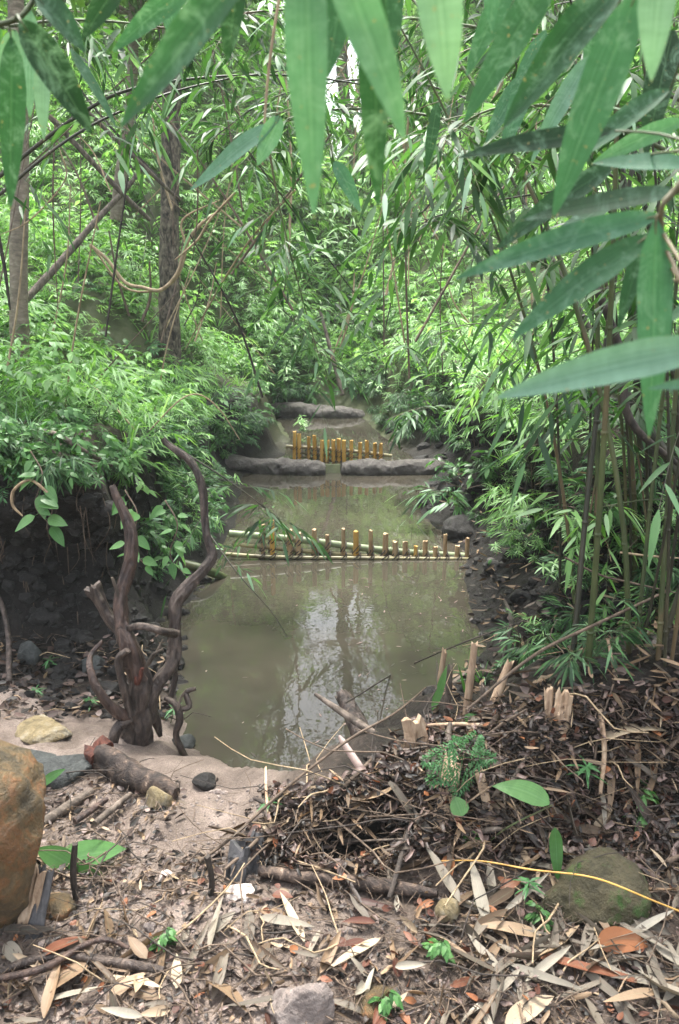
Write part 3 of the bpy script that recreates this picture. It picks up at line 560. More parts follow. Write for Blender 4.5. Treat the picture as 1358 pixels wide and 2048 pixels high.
# the rest of the slope's growth, uncountable
ub = B(); lods = [p_whorl(.4, 141, 2, 6)[1], p_broad(.45, 142, 2, stems=2)[1], p_fern(.4, 143, 2, 6)[1], p_bamboo(.55, 144, 2, 4, .8)[1], p_grass(.4, 145, 3, 22)[1]]
lods = [q.arrays() for q in lods]
lods = [(v, np.concatenate(f), uv, r) for v, f, uv, r in lods]
cnt = 0
while cnt < 9500:
    y = 4.0 + 26 * U(0, 1) ** 1.5; x = U(-1, 1) * (1.4 + y * .55)
    if cnt > 7500: y = U(10, 19); x = U(-4.5, 4.5)
    p = (x, y)
    el, er = float(XL(np.array(y))) - x, x - float(XR(np.array(y)))
    if max(el, er) < (.3 if y < 10.7 else (-.6 if y < 11.3 else -9)): continue
    z = Hs(x, y)
    if z < .42 or (y < 6.5 and U(0, 1) < .65): continue
    v, f, uv, r = lods[rng.integers(5)]; a = U(0, 6.28); s = U(.5, 1.05) * (1 + max(0, y - 9) * .045); ca, sa = math.cos(a), math.sin(a)
    vv = np.stack([(v[:, 0] * ca - v[:, 1] * sa) * s + x, (v[:, 0] * sa + v[:, 1] * ca) * s + y, v[:, 2] * s + z], 1)
    ub.add(vv, f, uv, np.clip(r * .7 + U(-.1, .4), 0, 1)); cnt += 1
tag(ub.obj('undergrowth', M['light']), 'dense light green undergrowth covering the forest slope', 'undergrowth', kind='stuff')

# ------------------------------------------------------------------ bamboo weirs
def zoomA(x, y): return 480 + x / 2.83, 760 + y / 2.83
def weir(label, stakes, rails, Y, rad, mats, lash_z):
    root = empty('bamboo_weir', P(*zoomA(stakes[len(stakes) // 2][0], stakes[0][2]), Y), label, 'weir', None)
    RP = []
    for pts, yy, rr, mt in rails:
        p = [P(*zoomA(x, y), yy) for x, y in pts]; b = B(); tube(b, p, rr, 12, 6, gnarl=.03)
        for q in spline(p, 4)[::3]:                       # the swollen joints of the culm
            i = 0
        L = np.linalg.norm(p[-1] - p[0]); d = (p[-1] - p[0]) / L
        for k in range(int(L / .24)):
            c = np.array([np.interp(.08 + k * .24, np.linspace(0, L, len(p)), [q[a] for q in p]) for a in range(3)])
            tube(b, [c - d * .006, c, c + d * .006], [rr * 1.0, rr * 1.13, rr * 1.0], 12, 2)
        child(b, 'rail', M[mt], root); RP.append((p, rr))
    for k, (x, yt, yb, lean) in enumerate(stakes):
        a, c = zoomA(x + lean, yt), zoomA(x, yb); tp, bt = P(*a, Y + .01 * math.sin(k * 3)), P(*c, Y); bt = bt + np.array([0, 0, -.22]) * 1.0
        r0 = rad * U(.8, 1.2); b = B(); tube(b, [bt, (bt + tp) / 2, tp], [r0, r0 * 1.02, r0 * .97], 9, 4, gnarl=.04, ragged=.012)
        st = child(b, 'stake', M[mats[k % len(mats)]], root)
        b = B()
        for p, rr in RP:
            xs = [q[0] for q in p]
            if not (min(xs) < bt[0] < max(xs)): continue
            zz = np.interp(bt[0], xs, [q[2] for q in p]); yy = np.interp(bt[0], xs, [q[1] for q in p])
            for s_ in (-1, 1):
                c0 = np.array([bt[0], (yy + Y) / 2, zz]); th = np.linspace(0, 6.28, 10)
                R1 = abs(yy - Y) / 2 + rr + .003
                ring = np.stack([c0[0] + np.cos(th) * r0 * 1.3 + s_ * .004 * 0 + np.sin(th) * s_ * r0 * .8, c0[1] + np.sin(th) * R1, c0[2] + np.cos(th) * (rr * 1.02 + .004) * 1.05], 1)
                tube(b, ring, .0036, 5, 2, cap=False)
        if b.v: child(b, 'lashing', M['darktwig'], root)
    return root
xs = [128, 183, 278, 332, 424, 497, 586, 659, 740, 815, 875, 937, 992, 1047, 1108, 1162, 1229, 1288]
tp_ = [825, 800, 853, 870, 850, 882, 847, 862, 857, 875, 918, 920, 945, 915, 948, 880, 940, 900]
weir('near low bamboo weir of short upright stakes lashed to long horizontal poles across the pool', [(x, y, 1000, 10 if x == 815 else U(-4, 4)) for x, y in zip(xs, tp_)],
     [([(-60, 868), (350, 905), (700, 950), (1000, 980), (1380, 1003)], 4.90, .023, 'railg'), ([(-40, 928), (300, 962), (600, 988), (900, 1004), (1380, 1012)], 4.875, .015, 'raily'), ([(-90, 985), (200, 1003), (620, 1008), (1300, 1015)], 4.80, .013, 'raily')],
     4.835, .0155, ['stakeb', 'stake', 'stakeb', 'stakeb', 'stakeb', 'stakeb', 'stakeb', 'stake', 'stakeb', 'stakeb', 'stakeb'], 0)
xs = [305, 335, 386, 427, 458, 487, 530, 558, 592, 630, 680, 722, 762, 797]
tp_ = [295, 308, 325, 318, 343, 345, 343, 335, 345, 345, 358, 345, 360, 363]
weir('farther bamboo weir of yellow stakes standing between the grey mud rolls', [(x, y, 485, U(-8, 8)) for x, y in zip(xs, tp_)],
     [([(260, 376), (500, 390), (700, 410), (860, 430)], 7.70, .018, 'raily'), ([(330, 408), (600, 430), (860, 458)], 7.69, .014, 'raily'), ([(330, 432), (480, 448), (620, 460)], 7.69, .013, 'raily'), ([(400, 470), (480, 478), (590, 490)], 7.68, .012, 'raily')],
     7.64, .019, ['stake'], 0)

# ------------------------------------------------------------------ rocks and mud rolls
import bmesh
def ico(sub):
    bm = bmesh.new(); bmesh.ops.create_icosphere(bm, subdivisions=sub, radius=1); v = np.array([q.co[:] for q in bm.verts]); f = np.array([[l.index for l in q.verts] for q in bm.faces]); bm.free(); return v, f
ICO = {k: ico(k) for k in (2, 3, 4, 5)}
def n3d(v, s, sc): return (fbm(v[:, 0] * sc + v[:, 2] * .7 * sc, v[:, 1] * sc, s, 4) + fbm(v[:, 2] * sc + 5, v[:, 0] * sc - v[:, 1] * .6 * sc, s + 3, 4)) * .5
def rock_b(b, c, size, seed, facets=9, rough=.12, sub=4, rz=0, tilt=0, sc=2.2):
    rg_ = np.random.default_rng(seed); v, f = ICO[sub]; v = v.copy()
    for k in range(facets):
        n = nrm(rg_.normal(0, 1, 3)); d = rg_.uniform(.55, .85); h = v @ n; ex = np.maximum(h - d, 0); v = v - ex[:, None] * n * .92
    v = v * (1 + rough * n3d(v, seed, sc) + rough * .35 * n3d(v, seed + 9, sc * 4))[:, None] * np.array(size)
    Mx = np.array(Matrix.Rotation(rz, 3, 'Z') @ Matrix.Rotation(tilt, 3, 'Y')); b.add(v @ Mx.T + np.array(c), f)
def rock(label, px, py, size, mt, seed, lift=0, **k):
    c = GP(px, py) if not isinstance(px, np.ndarray) else px; c = c + np.array([0, 0, lift]); b = B(); rock_b(b, (0, 0, 0), size, seed, **k)
    o = b.obj('rock', M[mt]); o.location = Vector(c); return tag(o, label, 'rock')
def rolls(name, label, pts, rad, seed, flat=.85):
    b = B(); tube(b, pts, rad, 36, 30, gnarl=.25, gs=5, flat=flat); v_ = b.v[0]; v_ += nrm(v_ - v_.mean(0)) * (.03 * n3d(v_, seed, 8) + .045 * n3d(v_, seed + 4, 22))[:, None]; return tag(b.obj(name, M['mud']), label, 'mud dam', 'packed mud rolls damming the stream')
rolls('mud_roll', 'left grey packed mud roll before the yellow stakes of the farther weir', [P(455, 925, 7.5), P(520, 934, 7.45), P(570, 936, 7.42), P(620, 939, 7.4), P(648, 941, 7.42)], [.1, .09, .1, .1, .085], 1)
rolls('mud_roll', 'right grey packed mud roll before the yellow stakes of the farther weir', [P(684, 941, 7.42), P(710, 939, 7.4), P(760, 939, 7.4), P(830, 938, 7.42), P(910, 935, 7.48)], [.085, .1, .1, .105, .11], 2)
rolls('mud_roll', 'highest grey mud roll closing the upper pool before the earth gully', [P(535, 818, 10.75), P(585, 822, 10.7), P(630, 826, 10.7), P(680, 829, 10.7), P(730, 832, 10.72)], [.08, .14, .13, .13, .08], 3)
rock('large ochre and brown boulder at the left edge of the foreground', np.array([-1.0, 1.66, .27]), 0, (.32, .27, .33), 'r_ochre', 5, facets=14, rough=.17, sub=5, rz=.4, sc=2.8)
rock('flat topped yellow grey rock on the wet sand behind the ochre boulder', 88, 1475, (.105, .09, .055), 'r_yel', 8, .02, facets=14, sub=5, rz=-.2, rough=.14, sc=3)
rock('dark slate block half sunk in sand under the yellow grey rock', 120, 1545, (.13, .09, .06), 'r_grey', 12, .0, facets=14, sub=4, rz=.3, rough=.05)
rock('flat dark slab behind the ochre boulder at the sand edge', 55, 1520, (.13, .08, .035), 'r_grey', 13, .0, facets=12, sub=4, rough=.05)
rock('small ochre clod beside the red ended log', 318, 1605, (.045, .04, .045), 'r_yel', 15, .01, facets=6)
rock('dark wet stone at the foot of the twisted stump', 365, 1490, (.05, .04, .035), 'r_grey', 16, .01)
rock('black wet stone where the sand meets the pool', 412, 1568, (.045, .035, .03), 'r_dark', 17, .005)
rock('white quartz stone before the charred plank, the bigger one', 482, 1792, (.042, .03, .026), 'r_white', 18, .008)
rock('small white quartz stone beside the sand patch, left of the upright black stub', 330, 1758, (.022, .016, .018), 'r_white', 19, .008)
rock('round green mossy stone at the right of the foreground', 1185, 1790, (.15, .12, .125), 'r_moss', 21, -.005, facets=9, rough=.22, sub=5, sc=2.6)
rock('pinkish grey pointed rock at the bottom of the picture', 612, 2030, (.085, .07, .085), 'r_pink', 23, .0, facets=16, rough=.2, sub=5, sc=3)
rock('brown rounded stone half buried at the bottom edge right of the pinkish rock', 752, 2010, (.045, .05, .05), 'r_ochre', 24, .0)
rock('yellow brown stone behind the slanting orange leaf', 898, 1830, (.035, .03, .04), 'r_yel', 25, .01)
rock('brown stone beside the split planks', 120, 1822, (.06, .04, .035), 'r_ochre', 26, .005)
rock('dark slate wedge leaning in the left bank', 60, 1320, (.07, .04, .07), 'r_grey', 27, .02, facets=12)
rock('bluish dark stone lying below the left bank', 185, 1330, (.06, .05, .06), 'r_grey', 28, .0, facets=12)
rock('small dark stone behind the twisted stump', 215, 1385, (.06, .05, .05), 'r_dark', 29, .01, facets=12)
for k, (px, py, s_) in enumerate([(1185, 1780, 0)]): pass
ST = [(905, 1160, .06), (1010, 965, .1), (940, 1000, .08), (1080, 1080, .09), (1050, 1190, .08), (1130, 1160, .1), (990, 1130, .07), (1180, 1230, .08), (1210, 1330, .07), (880, 985, .06), (1100, 1250, .07), (1160, 1100, .06), (960, 1240, .05), (1005, 1265, .05), (1060, 1300, .06), (150, 1180, .08), (80, 1230, .07), (230, 1350, .05), (110, 1370, .05), (30, 1400, .06)]
for px, py, s_ in ST[::2]:
    o = rock('dark earthy stone showing in the eroded bank', px, py, (s_ * 1.0, s_ * .8, s_ * .6), 'r_dark', int(px), -.01, rough=.35, sub=4, facets=12, sc=3.5); o['group'] = 'dark stones in the eroded banks'; o.name = 'bank_stone'
rock('lump of dark earth with pale roots on the right bank beside the near weir', 920, 1065, (.13, .12, .1), 'r_dark', 44, .02, facets=3, rough=.25)

# ------------------------------------------------------------------ twisted stump on the left
base = (268, 1500); yb = 2.52
def SP_(pts): return [P(x, y, yb + dy) for x, y, dy in pts]
root = empty('twisted_stump', P(268, 1510, yb), 'tangle of bare twisted dark trunks and roots standing on the sand at the left shore', 'stump')
k_ = .00156
b = B(); tube(b, SP_([(262, 1530, 0), (272, 1490, 0), (278, 1424, 0), (280, 1350, .02), (252, 1274, .05), (218, 1235, .06), (198, 1199, .06), (186, 1180, .06)]), np.array([52, 38, 29, 27, 22, 15, 14, 19]) * k_ * .92, 30, 18, gnarl=.5, gs=10, ragged=.02); child(b, 'trunk', M['root'], root)
b = B(); tube(b, SP_([(278, 1360, -.02), (256, 1290, -.02), (242, 1240, .02), (240, 1190, .05), (252, 1145, .08), (262, 1100, .1), (258, 1050, .12), (240, 1010, .14), (226, 975, .16)]), np.array([22, 18, 15, 13, 14, 14, 12, 11, 8]) * k_, 30, 18, gnarl=.5, gs=10, ragged=.01); child(b, 'branch', M['rootred'], root)
b = B(); tube(b, SP_([(292, 1440, .02), (300, 1400, .02), (318, 1365, .04), (342, 1330, .07), (350, 1290, .1), (350, 1240, .12), (352, 1205, .14), (375, 1172, .16), (405, 1140, .2), (424, 1110, .24), (412, 1070, .26), (409, 1020, .28), (402, 965, .3), (380, 922, .32), (340, 892, .34), (325, 878, .34)]), np.array([20, 19, 16, 16, 15, 14, 15, 14, 12, 11, 9, 9, 9, 8.5, 7, 6]) * k_, 30, 18, gnarl=.5, gs=10); child(b, 'branch', M['root'], root)
b = B(); tube(b, SP_([(256, 1256, 0), (285, 1252, -.03), (325, 1262, -.02), (352, 1266, .05)]), np.array([7, 8, 8, 9]) * k_, 18, 12, gnarl=.45); child(b, 'branch', M['root'], root)
b = B(); tube(b, SP_([(262, 1436, -.03), (240, 1428, -.06), (215, 1405, -.08), (192, 1372, -.08), (180, 1335, -.05), (184, 1308, 0), (206, 1282, .03)]), np.array([14, 14, 12, 11, 9, 6, 5]) * k_, 22, 14, gnarl=.45); child(b, 'root', M['rootred'], root)
b = B(); tube(b, SP_([(262, 1440, -.05), (240, 1452, -.08), (226, 1480, -.1), (222, 1520, -.1)]), np.array([12, 13, 12, 10]) * k_, 18, 12, gnarl=.45); child(b, 'root', M['root'], root)
b = B(); tube(b, SP_([(300, 1410, .04), (312, 1440, .03), (320, 1470, .05)]), np.array([13, 11, 6]) * k_, 18, 12, gnarl=.45); child(b, 'root', M['root'], root)
b = B(); tube(b, SP_([(330, 1395, 0), (352, 1410, -.02), (360, 1440, -.03), (352, 1470, -.03), (362, 1500, -.03), (380, 1530, -.02)]), np.array([5, 8, 8, 7, 8, 5]) * k_, 18, 12, gnarl=.45); child(b, 'root', M['root'], root)
b = B(); tube(b, SP_([(256, 1300, -.05), (238, 1320, -.05), (250, 1380, -.05), (262, 1430, -.05)]), np.array([8, 9, 9, 10]) * k_, 18, 12, gnarl=.45); child(b, 'root', M['root'], root)
b = B(); tube(b, SP_([(358, 1420, 0), (378, 1412, .02), (372, 1385, .04), (392, 1377, .05)]), np.array([6, 8, 7, 5]) * k_, 8, 5, gnarl=.4); child(b, 'root', M['root'], root)
b = B(); tube(b, SP_([(340, 1400, .1), (350, 1350, .12), (345, 1320, .12)]), np.array([8, 6, 6]) * k_, 8, 5, gnarl=.4); child(b, 'root', M['root'], root)
for pts, rr in (([(292, 1334, 0), (305, 1310, 0), (325, 1298, .01)], [4, 3.5, 2]), ([(298, 1330, .02), (315, 1300, .02), (326, 1278, .03)], [3, 3, 1.5]), ([(238, 1195, .04), (228, 1165, .04), (224, 1155, .04)], [4, 3.5, 3]), ([(355, 1420, -.05), (362, 1395, -.05), (373, 1378, -.06)], [3, 3, 1.5])):
    b = B(); tube(b, SP_(pts), np.array(rr) * k_, 6, 5, gnarl=.2); child(b, 'twig', M['driftwood'], root)
b = B(); tube(b, SP_([(272, 1350, -.04), (276, 1366, -.043), (284, 1336, -.038)]), np.array([6, 6, 4]) * k_, 8, 5, gnarl=.8, gs=20); child(b, 'rotten_hollow', M['rotred'], root)
# red ended log beside it
root = empty('broken_log', GP(260, 1580), 'broken log with a rotten red end and peeling pale bark lying before the twisted stump', 'log')
b = B(); p = [GP(205, 1530) + [0, 0, .035], GP(258, 1562) + [0, 0, .035], GP(310, 1585) + [0, 0, .03], GP(352, 1600) + [0, 0, .02]]; tube(b, p, [.046, .042, .034, .018], 16, 10, gnarl=.35, gs=10); child(b, 'bark', M['barkpatch'], root)
b = B(); d = nrm(p[0] - p[1]); tube(b, [p[0] - d * .005, p[0] + d * .03, p[0] + d * .045], [.044, .047, .03], 16, 7, gnarl=.7, gs=30, ragged=.02); child(b, 'rotten_end', M['rotred'], root)

# ------------------------------------------------------------------ logs, sticks, stubs: named pieces of the debris
def lying(name, label, cat, pts, r, mt, lift=.02, **k): return log_px(name, label, cat, [GP(x, y) + np.array([0, 0, lift + (q[0] if q else 0)]) for x, y, *q in pts], r, M[mt], **k)
lying('log', 'dark stick with a pale peeled end lying across the foreground', 'log', [(520, 1752), (600, 1765), (700, 1775), (800, 1790), (875, 1800)], [.014, .019, .018, .017, .010], 'barkpatch', .02)
lying('branch', 'dark forked branch in the bottom left corner, the upper arm', 'branch', [(-20, 1968), (60, 1935), (140, 1925), (240, 1940), (330, 1955)], [.009, .012, .01, .011, .008], 'root', .02)
lying('branch', 'reddish brown curved root in the bottom left corner', 'branch', [(-20, 1985), (90, 1960), (170, 1915), (215, 1903), (260, 1920)], [.007, .009, .007, .006, .004], 'rootred', .035)
lying('log', 'dark half submerged log poking out of the debris into the pool', 'log', [(745, 1560)], [.1], 'driftwood', .02) if 0 else log_px('log', 'dark half submerged log poking out of the debris into the pool', 'log', [P(770, 1575, 2.1), P(745, 1510, 2.22), P(712, 1445, 2.36), P(686, 1396, 2.46)], [.034, .038, .034, .026], M['root'], ragged=.03, gnarl=.4, seg=18)
lying('stick', 'smooth grey stick with a slanted tip crossing the half submerged log', 'stick', [(800, 1500)], [.1], 'driftwood') if 0 else log_px('stick', 'smooth grey stick with a slanted tip crossing the half submerged log', 'stick', [P(800, 1502, 2.2), P(740, 1462, 2.24), P(680, 1422, 2.3), P(630, 1388, 2.36)], [.013, .013, .012, .006], M['driftwood'], gnarl=.12)
lying('stick', 'long thin brown stick slanting up from the sand over the debris', 'stick', [(400, 1742), (470, 1695, .01), (580, 1620, .05), (700, 1545, .08), (790, 1490, .08), (850, 1430, .08)], [.0045, .0045, .004, .004, .003, .002], 'twig', .03, gnarl=.05)
lying('stick', 'long thin dark stick from the debris to the right bank', 'stick', [(690, 1480, .1), (800, 1410, .15), (920, 1370, .15), (1050, 1300, .1)], [.003, .003, .003, .002], 'darktwig', .03, gnarl=.1)
lying('stick', 'long bare stick reaching from the debris up to the bamboo clump on the right', 'stick', [(930, 1480, .05), (1060, 1400, .1), (1180, 1340, .1), (1330, 1265, .1)], [.004, .005, .005, .004], 'twig', .05, gnarl=.1)
lying('plank', 'split grey plank leaning against the ochre boulder, the nearer', 'plank', [(35, 1868), (60, 1800, .04), (85, 1745, .09)], [.018, .022, .02], 'palewood', .02, flat=.3) if 0 else None
def slab(name, label, cat, p0, p1, wd, th, mt, seed=0, up=(0, -.3, 1), rag=.03):
    d = np.array(p1) - np.array(p0); L = np.linalg.norm(d); d = d / L; sd_ = nrm(np.cross(d, np.array(up, float))); n = np.cross(sd_, d); K = 16; W_ = 7; b = B(); rg_ = np.random.default_rng(seed)
    t = np.linspace(0, 1, K); s_ = np.linspace(-.5, .5, W_); T_, S_ = np.meshgrid(t, s_, indexing='ij'); jag = rg_.random(W_) * rag; jag0 = rg_.random(W_) * rag
    TT = T_ * L + np.where(T_ == 1, jag[None], 0) - np.where(T_ == 0, jag0[None], 0)
    w_ = wd * (1 + .18 * fbm(t * 4, t * 0 + seed, seed, 2))[:, None]
    gr = fbm(S_ * 9 + seed, T_ * 2, seed + 1, 3) * th * .6; Z1 = th * (1 - (2 * S_) ** 4 * .6) * .5 + gr; Z0 = -th * (1 - (2 * S_) ** 4 * .6) * .5 + gr * .5
    f = lambda Z: d * TT[..., None] + sd_ * (S_ * w_)[..., None] + n * Z[..., None]
    i = np.arange(K - 1)[:, None] * W_; j = np.arange(W_ - 1)[None]; q = (i + j)[..., None].reshape(-1, 1); A_, C_ = f(Z1).reshape(-1, 3), f(Z0).reshape(-1, 3)
    F = np.vstack([q + np.array([0, 1, W_ + 1, W_]), q + np.array([W_, W_ + 1, 1, 0]) + K * W_])
    bd = list(range(W_)) + [r_ * W_ + W_ - 1 for r_ in range(1, K)] + [(K - 1) * W_ + c for c in range(W_ - 2, -1, -1)] + [r_ * W_ for r_ in range(K - 2, 0, -1)]
    F = np.vstack([F, [[bd[k], bd[(k + 1) % len(bd)], bd[(k + 1) % len(bd)] + K * W_, bd[k] + K * W_] for k in range(len(bd))]])
    b.add(np.vstack([A_, C_]), F); o = b.obj(name, M[mt], smooth=False); o.location = Vector(p0); return tag(o, label, cat)
Z = lambda px, py, h=0: GP(px, py) + np.array([0, 0, h])
def up_at(px0, py0, px1, py1, lean=0.0, dz=None):
    p0 = GP(px0, py0); return p0 - [0, 0, .02], P(px1, py1, p0[1] + lean)
slab('plank', 'split grey brown plank leaning by the ochre boulder, the left of two', 'plank', *up_at(40, 1872, 72, 1750, .06), .05, .014, 'palewood', 3)
slab('plank', 'split grey plank leaning by the ochre boulder, the right of two', 'plank', *up_at(62, 1885, 90, 1755, .08), .04, .012, 'char', 4)
slab('plank', 'charred grey plank standing in the pile, the left of the pair by the white stone', 'plank', *up_at(468, 1775, 478, 1702, .05), .055, .03, 'char', 5)
slab('plank', 'wide charred grey plank standing behind the first beside the dark hollow', 'plank', *up_at(508, 1745, 500, 1685, .05), .075, .025, 'char', 6)
slab('wood_chunk', 'brown split wood chunk standing on the debris beside the lacy fern', 'wood', *up_at(838, 1508, 828, 1450, .02), .07, .03, 'palewood', 7)
slab('wood_stump', 'pale ragged dead bamboo stump on the far edge of the debris, the taller', 'stump', *up_at(1120, 1450, 1128, 1398, .02), .05, .035, 'palewood', 8)
slab('wood_stump', 'thin pale dead stump left of the taller ragged one', 'stump', *up_at(1100, 1442, 1098, 1392, .02), .024, .02, 'palewood', 9)
slab('wood_chunk', 'pale split bamboo piece lying under the lacy fern', 'wood', Z(885, 1650, .02), Z(905, 1560, .06), .05, .01, 'palewood', 10)
slab('wood_chunk', 'pale narrow wood splinter slanting on the debris right of the heart leaf', 'wood', Z(985, 1665, .02), Z(958, 1590, .06), .028, .008, 'palewood', 11)
for i_, (a, c, lean, r, mt, lb_) in enumerate([((870, 1420), (888, 1310), -.02, .011, 'palewood', 'short pale cut cane standing in the shallows left of the others'), ((893, 1440), (900, 1340), .02, .012, 'driftwood', 'brownish cut cane beside the broad green blade'), ((932, 1430), (948, 1298), .02, .013, 'palewood', 'tall pale cut cane standing straight in the debris'), ((975, 1425), (1015, 1335), .05, .014, 'palewood', 'thick pale cane leaning right at the edge of the dark mud'), ((978, 1420), (965, 1380), 0, .01, 'driftwood', 'short stub of cane at the foot of the leaning cane')]):
    p0, p1 = up_at(*a, *c, lean); log_px('cut_cane', lb_, 'cane', [p0, (p0 + p1) / 2, p1], [r, r, r * .85], M[mt], gnarl=.08, ragged=.03)
p0, p1 = up_at(420, 1790, 418, 1715, 0); log_px('stub', 'black upright stub of branch beside the sand patch', 'stub', [p0, (p0 + p1) / 2 + [.006, 0, 0], p1 + [-.003, 0, 0]], [.009, .007, .008], M['darktwig'], gnarl=.45, ragged=.008)
p0, p1 = up_at(152, 1800, 150, 1690, 0); log_px('stub', 'thin dark upright stub beside the big wet leaf', 'stub', [p0, (p0 + p1) / 2 + [-.006, 0, 0], p1], [.007, .008, .007], M['darktwig'], gnarl=.45, ragged=.008)
lying('stick', 'weathered grey stick lying on the sand left of the red ended log, the longest', 'stick', [(85, 1655), (130, 1625), (185, 1590)], [.016, .017, .013], 'driftwood', .015)
lying('stick', 'brown stick in the pile behind the big wet leaf, the nearer', 'stick', [(190, 1665), (225, 1635), (262, 1605)], [.01, .011, .008], 'driftwood', .03)
lying('stick', 'brown stick in the pile behind the big wet leaf, the farther', 'stick', [(150, 1660), (180, 1640), (215, 1615)], [.01, .01, .008], 'rootred', .03)
lying('root', 'thin brown root climbing the foot of the left bank at the picture edge', 'root', [(18, 1375, .0), (22, 1320, .08), (10, 1270, .12), (-10, 1240, .15)], [.012, .011, .01, .008], 'root', .02)
lying('root', 'black crooked root hanging on the dark right bank above the mud', 'root', [(1005, 1330, 0), (1020, 1280, .05), (1010, 1240, .06), (1000, 1220, .06)], [.008, .009, .008, .005], 'darktwig', .03)
lying('stalk', 'long yellow stalk curving across the bottom right', 'stalk', [(880, 1768, .05), (960, 1775, .06), (1060, 1800, .07), (1180, 1838, .1), (1300, 1872, .08), (1390, 1895, .06)], [.001, .002, .0022, .0022, .0022, .002], 'stake', .02, gnarl=.02)
lying('bamboo_pole', 'green cut bamboo pole sticking from the left bank into the pool', 'pole', [(370, 1160, .1), (420, 1168, .08), (482, 1188, .05)], [.028, .027, .022], 'culm', .0, gnarl=.05)
lying('drift_stick', 'curved dark stick lying over the grass on the left bank rim', 'stick', [(40, 880), (110, 900, .03), (180, 935, .02), (250, 960)], [.012, .011, .009, .006], 'driftwood', .04)
lying('drift_stick', 'dark root lying along the rim above the black hollow', 'stick', [(140, 945), (230, 955, .02), (310, 962)], [.01, .011, .008], 'darktwig', .03)

# ------------------------------------------------------------------ fallen leaves: the biggest by hand, then copies, then litter
def dleaf(label, a, c, wd, mt, lift=.012, arch=.0, shape='lance', droop=0, r=None, cat='dry leaf', name='dry_leaf', roll=.35, fold=.18, wave=.008):
    p0, p1 = Z(*a, lift), Z(*c, lift + .004); d = p1 - p0; L = np.linalg.norm(d); b = B(); d[2] += droop * L
    leaves(b, (0, 0, 0), d, L, wd, droop, shape, 12, fold, r=U(.3, .9) if r is None else r, roll=roll, wave=wave); o = b.obj(name, M[mt]); o.location = Vector(p0); return tag(o, label, cat)
Lf = [('large rust orange leaf bent over the pale litter at the right', (1195, 1905), (1320, 1895), .062, 'dryr', 'ovate', 1.0, .6), ('long tan leaf standing out over the pale bamboo leaves', (1155, 1790), (1245, 1925), .022, 'dryt', 'lance', .7, .2), ('long rust brown leaf lying flat in the bottom right litter', (1080, 1925), (1270, 1978), .024, 'dryr', 'strip', .6, .1),
      ('pale tan leaf lying on the sand beside the pinkish rock', (762, 1888), (650, 1958), .022, 'dryt', 'lance', .9, .2), ('pale green grey pod shaped leaf before the dark hollow', (520, 1845), (632, 1868), .022, 'dryg', 'ovate', .8, .1), ('brown leaf standing on edge before the yellow brown stone', (955, 1790), (870, 1862), .026, 'dryt', 'lance', .35, .2),
      ('tan leaf pointing down from the twigs left of centre', (640, 1870), (610, 1940), .014, 'dryg', 'lance', .6, .1), ('olive yellow leaf tip at the bottom edge', (1010, 2060), (1110, 2005), .04, 'dryt', 'lance', .95, .2), ('big pale curled leaf lying on the right bank', (1190, 1500), (1370, 1462), .05, 'dryt', 'lance', 1, .5), ('second pale curled leaf below the first on the right bank', (1280, 1475), (1365, 1535), .035, 'dryt', 'lance', .95, .4),
      ('red leaf glowing in the twigs before the black stub', (545, 1800), (588, 1808), .03, 'dryr', 'ovate', .6, .2), ('orange leaf on the ground under the heart shaped leaf', (893, 1720), (903, 1762), .032, 'dryr', 'ovate', 1, .2), ('grey mauve papery leaf on the debris, the left lobe', (770, 1620), (745, 1655), .05, 'dryg', 'ovate', .05, .2), ('grey mauve papery leaf on the debris, the right lobe', (775, 1608), (820, 1615), .04, 'dryg', 'ovate', .05, .3),
      ('fallen orange brown leaf at the foot of the yellow stalk', (1000, 1790), (1045, 1772), .03, 'dryr', 'ovate', .95, .2), ('dark red leaf standing in the litter below the yellow stalk', (795, 1965), (790, 1925), .03, 'dryr', 'ovate', .3, .2), ('olive leaf slanting beneath the wood chunk', (790, 1540), (890, 1505), .024, 'dryt', 'lance', .6, .1), ('brown triangular leaf hanging by the half submerged log', (752, 1540), (790, 1570), .045, 'dryt', 'ovate', .3, .2),
      ('copper brown leaf in the bottom left corner', (80, 1925), (180, 1885), .05, 'dryr', 'lance', .5, .2), ('tan broken leaf under the reddish root', (95, 1990), (180, 1940), .055, 'dryt', 'strip', .5, .2), ('large tan leaf left of the pinkish rock', (420, 1975), (500, 2040), .05, 'dryt', 'lance', .7, .3), ('tan leaf crossing the two grey ones at bottom left', (215, 2010), (300, 1955), .028, 'dryt', 'lance', .9, .2),
      ('pale strip shaped leaf on the left litter', (75, 2020), (215, 1985), .02, 'dryg', 'lance', .7, .1), ('cream rounded leaf in the bottom left litter', (10, 1900), (55, 1950), .035, 'dryg', 'ovate', .9, .2), ('reddish bark flake lying on the far debris at the right edge', (1310, 1450), (1350, 1440), .04, 'dryr', 'ovate', .6, .3), ('orange leaf floating on the pool', (780, 1350), (803, 1354), .02, 'dryr', 'ovate', 1, 0)]
for lb_, a, c, wd, mt, sh, r, dr in Lf: dleaf(lb_, a, c, wd, mt, .016 if 'floating' not in lb_ else .002, shape=sh, droop=dr, r=r)
def leaf_scatter(n, region, mts, lens, wds, label, group, lift=.008, shape=('lance',), name='dry_leaf', r=None):
    for k in range(n):
        px, py = region(); p = GP(px, py); a = U(0, 6.28); L = U(*lens); q, _ = top(p[0] + math.cos(a) * L, p[1] + math.sin(a) * L); d = q - p + np.array([0, 0, U(.0, .02)])
        b = B(); mt = mts[rng.integers(len(mts))]; leaves(b, (0, 0, 0), d, L, U(*wds), U(-.08, .12), shape[rng.integers(len(shape))], 7, U(0, .8), roll=.6, wave=U(0, .035))
        o = b.obj(name, M[mt]); o.location = Vector(p) + Vector((0, 0, lift + U(0, .015))); tag(o, label, 'dry leaf', group)
